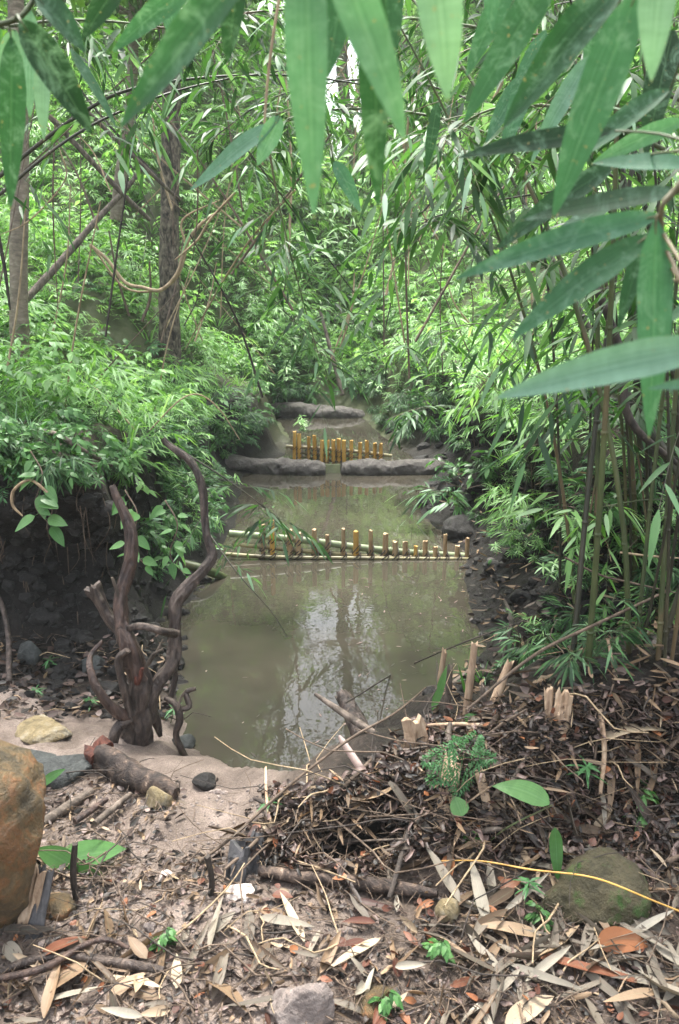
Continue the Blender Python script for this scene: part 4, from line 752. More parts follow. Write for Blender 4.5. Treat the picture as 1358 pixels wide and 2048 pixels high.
leaf_scatter(105, lambda: (U(900, 1370), 1990 - 190 * U(0, 1) ** 1 + 70 * U(-1, 1)), ['dryg', 'dryg', 'dryg', 'dryt'], (.08, .19), (.012, .032), 'narrow pale dry bamboo leaf among the litter at the bottom right', 'pale bamboo leaves littering the bottom right')
leaf_scatter(60, lambda: (U(-20, 640), U(1840, 2060)), ['dryg', 'dryt', 'dryt'], (.05, .16), (.012, .03), 'narrow dry bamboo leaf among the twigs at the bottom left', 'dry bamboo leaves littering the bottom left')
leaf_scatter(40, lambda: (U(640, 1000), U(1800, 2060)), ['dryg', 'dryt', 'dryr'], (.04, .11), (.012, .022), 'dry leaf on the sandy ground at the bottom centre', 'dry leaves on the bottom centre sand')
leaf_scatter(70, lambda: (U(880, 1370), U(1400, 1720)), ['dryt', 'dryg', 'dryt', 'dryd'], (.06, .16), (.012, .026), 'dry leaf caught on the twigs of the debris bank', 'dry leaves caught on the debris bank')
# crushed litter: one uncountable layer; it leaves the dark hollow and the clean sand patch open
def clear(p): return (((p[0] - .04) / .14) ** 2 + ((p[1] - 1.84) / .05) ** 2 < 1 and U(0, 1) < .85) or (-.5 < p[0] < -.2 + .04 * math.sin(p[1] * 30) and 1.88 < p[1] < 2.35 and U(0, 1) < .93)
def GPc(reg):
    while True:
        p = GP(*reg())
        if not clear(p): return p
lb = B(); dk = B()
def lit(bb, n, region, lens, wds, lift, shape='lance', fold=.2, wave=.0):
    p = []; nn_ = []
    for k in range(n):
        p.append(GPc(region))
    p = np.array(p); a = U(0, 6.28, n); d = np.stack([np.cos(a), np.sin(a), U(-.25, .35, n)], 1); leaves(bb, p + np.stack([p[:, 0] * 0, p[:, 0] * 0, U(.002, lift, n)], 1), d, U(*lens, n), U(*wds, n), U(-.2, .3, n), shape, 5, fold, roll=.9, wave=wave)
reg1 = lambda: (U(-30, 1390), U(1720, 2080)); reg2 = lambda: (lambda x: (x, np.interp(x, [500, 700, 850, 1100, 1380], [1600, 1570, 1450, 1400, 1380]) + U(0, 1) * np.interp(x, [500, 700, 1380], [120, 220, 420])))(U(490, 1390))
reg3 = lambda: (U(-20, 460), U(1560, 1800)); reg4 = lambda: (U(-20, 350), U(1280, 1440)); reg5 = lambda: (U(880, 1390), U(950, 1420))
lit(lb, 420, reg1, (.008, .05), (.003, .012), .02, 'strip', .5, .05); lit(lb, 650, reg2, (.02, .09), (.004, .014), .05); lit(lb, 250, reg3, (.01, .05), (.005, .014), .02); lit(lb, 200, reg4, (.02, .06), (.006, .016), .02); lit(lb, 700, reg5, (.03, .1), (.006, .016), .05)
tag(lb.obj('leaf_litter', M['dryt']), 'crushed tan leaf litter over the debris and banks', 'leaf litter', kind='stuff')
lit(dk, 1900, reg1, (.008, .035), (.004, .014), .015, 'ovate', .6, .08); lit(dk, 3600, reg2, (.01, .05), (.003, .018), .05, 'strip', .7, .1); lit(dk, 350, reg3, (.01, .04), (.006, .02), .02, 'ovate'); lit(dk, 350, reg4, (.02, .05), (.01, .03), .03, 'ovate'); lit(dk, 600, reg5, (.02, .06), (.01, .03), .03, 'ovate')
tag(dk.obj('rotting_leaves', M['dryd']), 'dark rotting leaves matted over the debris', 'leaf litter', kind='stuff')
rb = B(); lit(rb, 120, reg1, (.015, .035), (.012, .02), .02, 'ovate'); lit(rb, 220, reg2, (.015, .04), (.012, .025), .05, 'ovate'); tag(rb.obj('red_leaf_scraps', M['dryr']), 'scattered red brown leaf scraps in the litter', 'leaf litter', kind='stuff')
# twigs
def twig(bb, p, a, L, r, el, n=4):
    d = np.array([math.cos(a), math.sin(a), el]); pts = [p + d * L * t + rng.normal(0, .06 * L, 3) * (t > 0) for t in np.linspace(0, 1, n)]
    tube(bb, pts, np.linspace(r, r * .5, n), 5, 2, cap=False)
for reg, n, lab, grp, mts in ((reg1, 70, 'thin twig lying among the foreground litter', 'twigs in the foreground litter', ('twig', 'darktwig', 'ptwig')), (reg2, 130, 'thin twig sticking out of the debris bank', 'twigs tangled in the debris bank', ('twig', 'darktwig', 'ptwig', 'twig')), (reg3, 35, 'thin twig lying on the sand by the boulder', 'twigs on the left sand', ('twig', 'darktwig')), (reg4, 18, 'thin twig at the foot of the left bank', 'twigs below the left bank', ('darktwig', 'ptwig')), (reg5, 40, 'bare twig leaning on the dark right bank', 'bare twigs on the right bank', ('twig', 'ptwig'))):
    for k in range(n):
        p = GPc(reg); b = B(); twig(b, np.zeros(3), U(0, 6.28), U(.06, .3) * (1.5 if reg in (reg5, reg2) else 1), U(.0012, .0035), U(-.05, .3) if reg is not reg5 else U(-.6, .3)); o = b.obj('twig', M[mts[k % len(mts)]]); o.location = Vector(p) + Vector((0, 0, .015)); tag(o, lab, 'twig', grp)
tb_ = B()
for reg, n in ((reg1, 600), (reg2, 1700), (reg3, 200), (reg4, 120)):
    for k in range(int(n * 1.3)): twig(tb_, GPc(reg) + np.array([0, 0, U(0, .03)]), U(0, 6.28), U(.02, .1), U(.0006, .0018), U(-.2, .3), 3)
tag(tb_.obj('twig_litter', M['twig']), 'mat of broken twiglets and needles in the debris', 'twig litter', kind='stuff')
# gravel
gv = B(); v0, f0 = ICO[2]
for k in range(2200):
    px, py = (U(-20, 1380), U(1830, 2070)) if k % 2 else (U(80, 520), U(1560, 1830)); p = GP(px, py); s_ = .002 + .006 * U(0, 1) ** 3 + (.01 * U(0, 1) if k % 23 == 0 else 0)
    gv.add(v0 * np.array([s_, s_ * U(.6, 1), s_ * U(.5, .9)]) * (1 + .25 * rng.normal(0, .5, (len(v0), 1))) + p, f0, r=U(0, 1))
tag(gv.obj('gravel', M['r_pink'], smooth=False), 'small pebbles and coarse grains on the sand', 'gravel', kind='stuff')

# ------------------------------------------------------------------ crumbly soil and hanging rootlets on the bank faces
cb_ = B(); v0, f0 = ICO[2]
for k in range(2200):
    px, py = (U(-20, 420), U(960, 1460)) if k % 2 else (U(760, 1370), U(800, 1440)); p = GP(px, py)
    if p[1] < 2.7 or p[2] > 1.3 or abs(p[0]) > 3: continue
    s_ = .006 + (.04 if p[1] < 5.5 else .09) * U(0, 1) ** 5
    cb_.add(v0 * np.array([s_, s_ * U(.6, 1), s_ * U(.5, .9)]) * (1 + .3 * rng.normal(0, .5, (len(v0), 1))) + p, f0)
tag(cb_.obj('soil_crumbs', M['r_dark'], smooth=False), 'black crumbling soil clods on the eroded bank faces', 'soil', kind='stuff')
hb = B()
for k in range(150):
    px, py = (U(-10, 420), U(930, 1250)) if k % 2 else (U(860, 1200), U(800, 1000)); p = GP(px, py) + np.array([0, -.02, 0])
    if p[1] > 9 or p[2] < .2: continue
    L = U(.06, .35); tube(hb, [p, p + [U(-.03, .03), -.03, -L * .5], p + [U(-.05, .05), -.02, -L]], [.0022, .0015, .0006], 4, 3, cap=False)
tag(hb.obj('hanging_rootlets', M['twig']), 'fine rootlets hanging over the dark bank faces', 'roots', kind='stuff')

# ------------------------------------------------------------------ single small plants that show in the photograph
def seedl(px, py, s, kind, label, h=0.0):
    put(kind, GP(px, py) + np.array([0, 0, h]), s, label, None, .1)
seedl(1182, 1560, 1.3, 'seed', 'star leaved seedling on the dark soil above the mossy stone')
seedl(520, 1640, .9, 'seed', 'star leaved seedling at the sand edge by the long green stick')
seedl(335, 1448, 1.0, 'seed', 'star leaved seedling between the stump roots and the pool')
seedl(95, 1350, 1.0, 'seed', 'star leaved seedling under the left bank, the upper')
seedl(85, 1400, .8, 'seed', 'star leaved seedling under the left bank, the lower')
seedl(200, 1425, 1.0, 'seed', 'star leaved seedling on the damp sand behind the stump')
seedl(1045, 1785, 1.0, 'seed', 'star leaved seedling beside the yellow stalk')
seedl(1095, 1850, .35, 'bro3', 'tiny ovate seedling below the yellow stalk')
seedl(1290, 1650, .6, 'bro3', 'ovate leaved seedling on the dark slope at the right')
seedl(860, 1905, .4, 'bro3', 'tiny pale seedling on the bottom centre sand')
seedl(745, 2030, .4, 'bro3', 'tiny seedling in front of the brown stone at the bottom edge')
seedl(310, 1905, .35, 'bro3', 'tiny seedling in the left litter above the forked branch')
seedl(1060, 1320, .5, 'fer1', 'small fern on the black mud below the right bank')
seedl(965, 1360, .5, 'gra1', 'grass tuft among the cut canes')
seedl(1170, 1330, .55, 'bam2', 'bamboo seedling with thin leaves below the clump')
seedl(1300, 1240, .5, 'bam1', 'bamboo seedling with narrow leaves at the right edge, the upper')
seedl(420, 1215, .55, 'fer1', 'fern hanging over the left shore under the green pole')
seedl(320, 830, .8, 'who1', 'pale star shaped plant on the rim behind the tall crooked branch')
def leafplant(name, label, leaves_, stem, mt='broad', n=10, smt='culm'):
    p0 = stem[0]; root = empty(name, p0, label, 'plant'); b = B(); tube(b, stem, [.003, .0025, .002][:len(stem)] if len(stem) == 3 else .002, 6, 5); child(b, 'stem', M[smt], root)
    for a, c, wd, sh, dr in leaves_:
        d = np.array(c) - np.array(a); L = np.linalg.norm(d); d = d.copy(); d[2] += dr * L; b = B(); leaves(b, a, d, L, wd, dr, sh, 14, .12, r=U(.4, .7), up=np.array([0, -.75, .65]) + rng.normal(0, .15, 3), wave=.012); child(b, 'leaf', M[mt], root)
def PX(x, y, base, dz=0): return P(x, y, base[1] + dz)
g0 = GP(900, 1620)
leafplant('leafy_vine', 'trailing vine with heart shaped green leaves over the debris', [(PX(1098, 1608, g0, -.05), PX(965, 1560, g0, .0), .06, 'ovate', .4), (PX(925, 1632, g0, -.04), PX(905, 1585, g0, 0), .05, 'ovate', .2), (PX(940, 1660, g0, -.05), PX(952, 1715, g0, -.06), .05, 'ovate', .1), (PX(1110, 1655, g0, -.1), PX(1115, 1758, g0, -.14), .034, 'ovate', .1)], [PX(925, 1740, g0, -.02), PX(1000, 1665, g0, -.04), PX(1105, 1610, g0, -.05)])
g0 = GP(170, 1720)
leafplant('large_leaved_plant', 'low plant with big wet green leaves beside the ochre boulder', [(PX(110, 1728, g0, 0), PX(262, 1695, g0, -.02), .085, 'ovate', .15), (PX(150, 1735, g0, -.04), PX(60, 1690, g0, -.04), .06, 'ovate', .2), (PX(130, 1745, g0, -.05), PX(230, 1770, g0, -.08), .06, 'ovate', .2), (PX(110, 1740, g0, -.05), PX(70, 1790, g0, -.08), .05, 'ovate', .2), (PX(80, 1570, g0, .25), PX(135, 1535, g0, .25), .03, 'ovate', .1)], [PX(120, 1800, g0, -.03), PX(125, 1760, g0, -.03), PX(120, 1725, g0, -.02)])
g0 = GP(880, 1430)
leafplant('broad_blade_plant', 'single broad green blade rising beside the cut canes', [(PX(865, 1420, g0, 0), PX(900, 1322, g0, 0), .035, 'ovate', .02), (PX(935, 1400, g0, 0), PX(915, 1325, g0, 0), .012, 'grass', .05), (PX(937, 1400, g0, 0), PX(940, 1290, g0, 0), .012, 'grass', .05)], [PX(868, 1450, g0), PX(867, 1435, g0), PX(865, 1420, g0)])
g0 = GP(945, 1450)
leafplant('round_leaved_seedling', 'seedling with one round leaf standing before the leaning cane', [(PX(928, 1440, g0), PX(962, 1432, g0), .03, 'ovate', .1)], [PX(940, 1470, g0), PX(932, 1455, g0), PX(928, 1440, g0)])
# lacy fern on the debris
g0 = GP(930, 1560); root = empty('lacy_fern', g0, 'lacy divided green fern spreading over the debris bank', 'fern'); cpt = PX(925, 1515, g0, -.03)
for tx, ty in ((850, 1520), (860, 1560), (915, 1590), (905, 1480), (955, 1470), (985, 1515)):
    b = B(); t1 = PX(tx, ty, g0, -.08); d = t1 - cpt; L = np.linalg.norm(d)
    for f_ in np.linspace(.15, 1, 9):
        q = cpt + d * f_; w_ = L * .42 * (1.15 - f_)
        for sg in (-1, 1):
            dd = nrm(np.cross(nrm(d), [0, -.75, .65])) * sg * .9 + nrm(d) * .6; spray(None, b, q, dd, w_, 7, .014, .006, .02, .5, curve=.1, spread=1.3, nn=2)
    tube(b, [cpt, cpt + d], [.0012, .0006], 4, 2, cap=False); child(b, 'frond', M['fern'], root)
b = B(); tube(b, [g0, (g0 + cpt) / 2 + [0, .01, 0], cpt], .0016, 5, 4); child(b, 'stem', M['culm'], root)

# ------------------------------------------------------------------ bamboo clump on the right and its arching culms
root = empty('bamboo_clump', GP(1260, 1280), 'bamboo clump with many thin green and brown culms on the right bank', 'bamboo')
fb = B(); fd = B(); rgc = np.random.default_rng(99)
def culm(p0, p1, p2, r0, mt, sprays=10, leafL=.13, rt=root, lbq=None, tmin=.35, n=8):
    pts = np.array([(1 - t) ** 2 * p0 + 2 * t * (1 - t) * p1 + t * t * p2 for t in np.linspace(0, 1, n)]); b = B(); tube(b, pts, np.linspace(r0, r0 * .3, n), 8, 4, gnarl=.05)
    T_ = nrm(np.gradient(pts, axis=0)); Lt = np.sum(np.linalg.norm(np.diff(pts, axis=0), axis=1))
    for k in range(int(Lt / .28)):
        f_ = (k + .5) * .28 / Lt; c = np.array([np.interp(f_, np.linspace(0, 1, n), pts[:, a]) for a in range(3)]); i = min(n - 1, int(f_ * n)); rr = r0 * (1 - .7 * f_)
        tube(b, [c - T_[i] * .006, c, c + T_[i] * .006], [rr, rr * 1.3, rr], 8, 2)
    for k in range(sprays):
        f_ = rgc.uniform(tmin, 1); c = np.array([np.interp(f_, np.linspace(0, 1, n), pts[:, a]) for a in range(3)]); a = rgc.uniform(0, 6.28)
        spray(b, lbq, c, (math.cos(a), math.sin(a), rgc.uniform(-.5, .3)), rgc.uniform(.25, .55), rgc.integers(6, 11), leafL * .9, leafL * .14, .25, None, curve=.4, spread=1.0, rad=.0018, nn=5, rg_=rgc)
    child(b, 'culm', M[mt], rt)
for k in range(42):
    bx, by = rgc.uniform(1110, 1400), rgc.uniform(1130, 1330); p0 = GP(bx, by)
    if k % 3 == 0: p0 = np.array([rgc.uniform(1.5, 2.4), rgc.uniform(3.6, 5), 0]); p0 = top(p0[0], p0[1])[0]
    h = rgc.uniform(2.2, 3.6); lean = rgc.normal(-.05, .35); p1 = p0 + np.array([lean * .4, rgc.normal(0, .15), h * .6]); p2 = p0 + np.array([lean * 1.6 - rgc.uniform(0, .7), rgc.normal(0, .5) - .1, h])
    culm(p0 - np.array([0, 0, .05]), p1, p2, rgc.uniform(.004, .011), 'culm' if k % 2 else 'culmd', 8, .13, root, fb, .2)
for a, c, e_, r0 in (((1290, 900, 3.1), (1265, 640, 3.2), (1240, 250, 3.4), .03), ((1370, 960, 2.9), (1230, 780, 3.3), (1010, 330, 3.8), .022), ((1240, 980, 3.6), (1150, 470, 3.8), (950, 180, 4), .018)):
    p0 = P(*a); culm(p0, P(*c), P(*e_), r0, 'culmd', 6, .14, root, fb, .5)
child(fb, 'foliage', M['bamboo'], root)
ARC = [('dark bamboo culm arching across the upper left, the upper of two', [(-60, 400, 3.3), (150, 235, 3.4), (300, 170, 3.5), (560, 150, 3.8), (800, 180, 4)], .009, 5, (0, .6)),
       ('dark bamboo culm arching across the upper left, the lower of two', [(-60, 440, 3.1), (120, 290, 3.2), (260, 215, 3.4), (420, 165, 3.6), (640, 130, 3.9)], .007, 6, (.3, 1)),
       ('bamboo culm bowing from the clump over the middle of the stream', [(1330, 520, 3.6), (1100, 330, 3.7), (850, 230, 3.8), (600, 230, 3.9), (480, 330, 3.9)], .009, 30, (.3, 1)),
       ('thin bamboo culm bowing above the pools with its tip at the upper centre', [(1300, 400, 4.2), (1050, 250, 4.2), (800, 160, 4.3), (560, 190, 4.4), (420, 280, 4.4)], .007, 32, (.3, 1)),
       ('high bamboo culm running through the leaves at the top of the picture', [(1360, 200, 3.0), (1100, 90, 3.1), (850, 40, 3.2), (560, 20, 3.3), (300, 60, 3.4)], .008, 34, (.1, 1)),
       ('bamboo culm with long drooping leaves reaching left from the top right', [(1330, 300, 2.2), (1150, 220, 2.3), (980, 220, 2.4), (860, 300, 2.45)], .006, 22, (.1, 1)),
       ('brown bamboo branch hanging steeply down to the middle of the picture', [(530, 250, 3.3), (560, 420, 3.35), (600, 580, 3.4), (640, 720, 3.45)], .005, 12, (.1, 1)),
       ('thin green bamboo branch slanting down towards the far dam', [(480, 280, 3.6), (600, 440, 3.7), (720, 600, 3.8), (830, 720, 3.9)], .004, 9, (.2, 1)),
       ('short leafy bamboo branch with dark hanging leaves right of the centre', [(1130, 380, 2.9), (1000, 400, 2.9), (880, 430, 2.9), (840, 450, 2.9)], .004, 8, (.4, 1)),
       ('bamboo branch reaching out from the right bank over the far pool', [(1010, 850, 6.6), (930, 820, 6.5), (850, 815, 6.4), (770, 840, 6.3)], .006, 8, (.4, 1)),
       ('pale leaved bamboo branch over the right bank above the earth wall', [(1080, 690, 4.4), (1000, 650, 4.4), (930, 650, 4.4), (870, 670, 4.4)], .005, 10, (.3, 1)),
       ('dark bamboo branch hanging over the near weir from the left bank', [(360, 900, 4.0), (440, 950, 3.95), (510, 1000, 3.9), (560, 1040, 3.9)], .006, 9, (.4, 1)),
       ('thin bare bamboo branch dipping from the left bank towards the water', [(400, 1040, 3.4), (470, 1140, 3.2), (540, 1220, 3.1), (575, 1275, 3.05)], .004, 2, (0, .4)),
       ('bamboo branch with pale leaves on the right bank behind the clump', [(1370, 1000, 3.1), (1290, 1000, 3.0), (1200, 1015, 3.0), (1150, 1030, 3.0)], .004, 5, (.4, 1)),
       ('leafy bamboo shoot leaning over the middle pool from the right bank', [(930, 1010, 5.6), (900, 985, 5.5), (870, 985, 5.4)], .004, 10, (.1, 1)),
       ('leafy bamboo branch overhanging the left slope at the top left', [(-40, 60, 3.2), (150, 40, 3.3), (350, 60, 3.4), (520, 110, 3.5)], .006, 16, (.2, 1)),
       ('yellowing bamboo branch drooping at the right above the bank rim', [(1060, 640, 4.0), (1010, 700, 4.0), (975, 760, 4.0)], .004, 6, (.4, 1))]
for lb_, pts, r0, nsp, (f0_, f1_) in ARC:
    p = [P(*q) for q in pts]; rt = empty('bamboo_branch', p[0], lb_, 'bamboo branch'); b = B(); tube(b, p, np.linspace(r0, r0 * .35, len(p)), 7, 8, gnarl=.05)
    C = spline(p, 8); Lt = np.sum(np.linalg.norm(np.diff(C, axis=0), axis=1)); T_ = nrm(np.gradient(C, axis=0))
    for i in range(3, len(C) - 1, 4): rr = r0 * (1 - .65 * i / len(C)); tube(b, [C[i] - T_[i] * .004, C[i], C[i] + T_[i] * .004], [rr, rr * 1.4, rr], 7, 2)
    lbq = B()
    for k in range(nsp):
        i = int(np.clip(rgc.uniform(f0_, f1_), 0, .999) * len(C)); a = rgc.uniform(0, 6.28); L_ = .13 if p[0][1] < 5 else .16
        L2 = L_ * rgc.uniform(.55, 1.05)
        for q_ in range(2): spray(b, lbq, C[i], (math.cos(a + q_ * 2), math.sin(a + q_ * 2) * .7, rgc.uniform(-.9, .5)), rgc.uniform(.1, .38), rgc.integers(5, 9), L2, L2 * rgc.uniform(.13, .19), .22, None, curve=.3, spread=1.0, rad=.0014, nn=5, rg_=rgc, ldroop=.15)
    child(b, 'stem', M['culmd' if 'dark' in lb_ or 'thin' in lb_ else 'culm'], rt); child(lbq, 'foliage', M['light' if 'pale' in lb_ or 'yellow' in lb_ else 'bamboo'], rt)

# ------------------------------------------------------------------ vines and dead strands
VN = [('pale looping vine sagging before the scaly trunk', [(180, 490, 5), (215, 520, 5), (250, 565, 5), (285, 575, 5), (322, 580, 5), (355, 545, 5), (372, 490, 5), (400, 450, 5), (440, 420, 5)], .011, 'ptwig'),
      ('second strand of the looping vine running just beneath the first', [(190, 500, 5.05), (245, 572, 5.05), (300, 583, 5.05), (350, 560, 5.05), (372, 500, 5.05), (365, 440, 5.05), (440, 400, 5.1)], .007, 'ptwig'),
      ('tan dead strand hanging in front of the centre leaves', [(565, -40, 1.2), (545, 80, 1.2), (532, 200, 1.2), (525, 330, 1.2)], .002, 'ptwig'),
      ('thin brown liana hanging straight down at the upper left', [(110, 250, 4), (106, 420, 4), (116, 620, 4)], .004, 'twig'),
      ('black liana curving down beside the left trunk', [(-5, 460, 4.5), (10, 540, 4.5), (20, 620, 4.5)], .01, 'darktwig'),
      ('thin pale liana curving at the far left', [(120, 300, 3.6), (130, 360, 3.6), (60, 440, 3.6), (0, 470, 3.6)], .003, 'ptwig'),
      ('long pale bare stem slanting from centre left down to the slope', [(590, 380, 4), (500, 480, 4.2), (430, 590, 4.5), (370, 700, 4.9)], .005, 'ptwig'),
      ('bare pale twig with forks right of the scaly trunk', [(470, 385, 4), (420, 440, 4), (395, 480, 4), (350, 520, 4)], .006, 'ptwig'),
      ('thin brown twig dropping from the upper centre left', [(395, 300, 3.8), (395, 420, 3.8), (385, 520, 3.8)], .004, 'twig'),
      ('dry tan culm bent over the grasses on the left bank', [(300, 860, 4.2), (360, 800, 4.3), (400, 790, 4.4), (440, 820, 4.4), (480, 880, 4.4)], .004, 'ptwig'),
      ('straight dry reed lying over the left bank plants', [(190, 775, 4.5), (230, 815, 4.4), (270, 860, 4.3)], .006, 'ptwig'),
      ('thick dark branch crossing the right edge above the clump base', [(1180, 540, 2.8), (1240, 700, 2.7), (1260, 840, 2.6), (1370, 940, 2.5)], .014, 'darktwig'),
      ('pale bare twig standing out at the right edge', [(1240, 1105, 2.6), (1300, 1112, 2.6), (1380, 1118, 2.6)], .004, 'ptwig'),
      ('brown bare twig running down the right bank', [(1130, 1115, 2.7), (1200, 1150, 2.7), (1260, 1165, 2.7), (1370, 1190, 2.7)], .004, 'twig'),
      ('looping pale root hanging from the left rim over the black hollow', [(95, 985, 3), (60, 960, 3), (28, 980, 3), (25, 1010, 3), (45, 1032, 3)], .006, 'ptwig')]
for lb_, pts, r0, mt in VN:
    nm_ = 'vine' if any(k in lb_ for k in ('vine', 'liana', 'strand')) else 'bare_stem'
    log_px(nm_, lb_, nm_.replace('_', ' '), [P(*q) for q in pts], [r0] * (len(pts) - 1) + [r0 * .5], M[mt], gnarl=.12, seg=7)

# ------------------------------------------------------------------ big bamboo leaves close to the lens
def near_branch(label, stem, r0, lvs):
    ps = [P(*q) for q in stem]; rt = empty('bamboo_branch', ps[0], label, 'bamboo branch'); b = B(); tube(b, ps, np.linspace(r0, r0 * .5, len(ps)), 8, 8); C = spline(ps, 10)
    for (x0, y0, d0, x1, y1, d1, wpx, r, tw) in lvs:
        a, c = P(x0, y0, d0), P(x1, y1, d1); L = np.linalg.norm(c - a); dm = (d0 + d1) / 2; Wd = wpx / FPX * dm * .95
        dr = .10; d = c - a; d = d.copy(); d[2] += dr * L; toc = nrm(np.array([0, 0, CAM_H]) - (a + c) / 2); lbq = B()
        Wd *= float(rng.uniform(.88, 1.02))
        # the blade faces partly to the lens, partly to the sky
        upv = toc + np.array([0, 0, .45]) + np.array([tw, 0, 0])
        leaves(lbq, a, d, np.linalg.norm(d), Wd, dr, 'lance', 22, float(rng.uniform(.05, .4)), r=r, up=upv + rng.normal(0, .18, 3), wave=.008); i = np.argmin(np.linalg.norm(C - a, axis=1)); q = C[i]
        if np.linalg.norm(q - a) < .35: tube(b, [q, (q + a) / 2 + [0, 0, .004], a, a + nrm(d) * .01], [.0016, .0011, .0009, .0004], 5, 3, cap=False)
        child(lbq, 'leaf', M['near'], rt)
    child(b, 'stem', M['culm'], rt)
near_branch('near bamboo branch with broad drooping leaves at the top left', [(-120, 60, .8), (30, 40, .8), (120, -40, .82), (420, -90, .85)], .003,
    [(22, 75, .8, 22, 425, .8, 52, .3, .1), (40, 40, .75, 187, 275, .78, 68, .12, .2), (70, -10, .8, 172, 108, .82, 62, .2, 0), (85, 110, .95, 88, 285, .95, 34, .9, 0), (140, 95, 1.0, 236, 262, 1.0, 26, .5, .1), (245, -40, .85, 163, 82, .85, 46, .2, 0), (385, -30, .85, 222, 108, .85, 46, .55, 0), (30, 60, 1.0, 0, 250, 1.0, 50, .85, .2), (330, -60, 1.2, 352, 112, 1.2, 42, .6, .2), (-10, 20, .9, -60, 300, .9, 50, .3, 0), (60, 20, 1.1, 60, 240, 1.1, 44, .75, 0)])
near_branch('near bamboo branch with the largest hanging leaves at the top centre', [(380, -160, .5), (600, -170, .5), (850, -150, .52), (1100, -140, .55)], .003,
    [(520, -90, .5, 240, 264, .56, 96, .45, 0), (478, -60, .7, 455, 132, .72, 50, .1, 0), (608, -160, .48, 628, 448, .5, 84, .75, 0), (650, -150, .46, 812, 290, .5, 104, .85, .2), (745, -60, .56, 757, 425, .6, 76, .3, -.1), (860, -140, .46, 896, 208, .48, 92, .97, 0), (980, -80, .8, 984, 68, .8, 34, .8, 0), (690, -60, .75, 655, 160, .75, 60, .15, 0), (770, -80, .8, 775, 160, .8, 66, .2, 0), (1030, -60, .9, 930, 160, .9, 50, .5, 0), (1120, -80, .7, 925, 255, .72, 66, .45, 0)])
near_branch('near bamboo branch with long leaves fanning from the top right corner', [(1450, -120, .6), (1330, -60, .6), (1240, -60, .62), (1100, -90, .65)], .003,
    [(1325, -120, .52, 1302, 168, .53, 78, .95, 0), (1275, -20, .6, 1104, 445, .64, 84, .62, 0), (1250, -40, .7, 1003, 265, .75, 84, .15, 0), (1180, 60, .9, 1020, 240, .9, 40, .2, 0), (1180, 110, 1.1, 1060, 330, 1.1, 40, .75, 0), (1340, 180, .8, 1120, 345, .85, 54, .25, 0), (1345, 60, 1.0, 1290, 320, 1.0, 60, .1, 0), (1200, 20, 1.2, 1190, 240, 1.2, 60, .3, 0), (1090, 60, 1.3, 1000, 330, 1.3, 50, .45, 0), (1050, 150, 1.4, 970, 290, 1.4, 40, .55, 0), (1370, 240, .9, 1180, 330, .95, 40, .6, 0)])
near_branch('near bamboo branch spreading leaves from a node at the right edge', [(1420, 300, .6), (1350, 380, .6), (1322, 430, .6), (1340, 560, .62)], .003,
    [(1322, 430, .6, 905, 562, .64, 62, .5, 0), (1300, 470, .62, 1018, 684, .64, 66, .55, 0), (1312, 440, .6, 1298, 885, .6, 74, .6, 0), (1360, 385, .6, 1040, 442, .66, 46, .2, 0), (1290, 480, .7, 1236, 662, .7, 38, .25, 0), (1230, 262, .7, 912, 318, .75, 42, .12, 0), (1380, 330, .7, 1182, 328, .72, 46, .7, 0), (1230, 330, .8, 985, 505, .85, 54, .12, 0), (1420, 700, .5, 1208, 722, .52, 22, .8, 0), (1400, 590, .8, 1330, 650, .8, 30, .3, 0), (1440, 690, .46, 985, 800, .48, 84, .97, 0), (1440, 765, .45, 1293, 778, .46, 26, .85, 0), (1230, 400, 1.0, 1080, 500, 1.0, 40, .3, 0)])
near_branch('bluish leaved bamboo twig hanging left of the longest centre leaf', [(640, 200, 1.1), (590, 215, 1.1), (555, 228, 1.1)], .0015,
    [(548, 248, 1.1, 378, 385, 1.12, 46, .85, 0), (560, 232, 1.1, 514, 334, 1.1, 44, .9, .3), (668, 322, 1.3, 722, 428, 1.3, 36, .7, 0), (875, 205, 1.4, 852, 345, 1.4, 28, .3, 0)])
for nm in ('bro3', 'seed'):
    if nm not in first: bpy.data.objects.remove(TP[nm])

# ------------------------------------------------------------------ haze: humid air between here and the far slope
hb_ = B(); x0, x1, y0, y1, z0, z1 = -42, 42, -6, 66, float(GZ.min()) - 1, max(float(GZ.max()), 24) + 8
hb_.add([(x, y, z) for z in (z0, z1) for y in (y0, y1) for x in (x0, x1)], [[0, 2, 3, 1], [4, 5, 7, 6], [0, 1, 5, 4], [2, 6, 7, 3], [0, 4, 6, 2], [1, 3, 7, 5]])
m, t_, bs = mat('haze'); t_.nodes.remove(bs); pv = t_.nodes.new('ShaderNodeVolumePrincipled'); pv.inputs['Color'].default_value = (.9, .97, .95, 1); pv.inputs['Density'].default_value = .0022; pv.inputs['Anisotropy'].default_value = .2
t_.links.new(pv.outputs[0], t_.nodes['Material Output'].inputs['Volume']); hz = hb_.obj('haze', m, smooth=False); tag(hz, 'thin humid haze in the forest air', 'haze', kind='stuff')

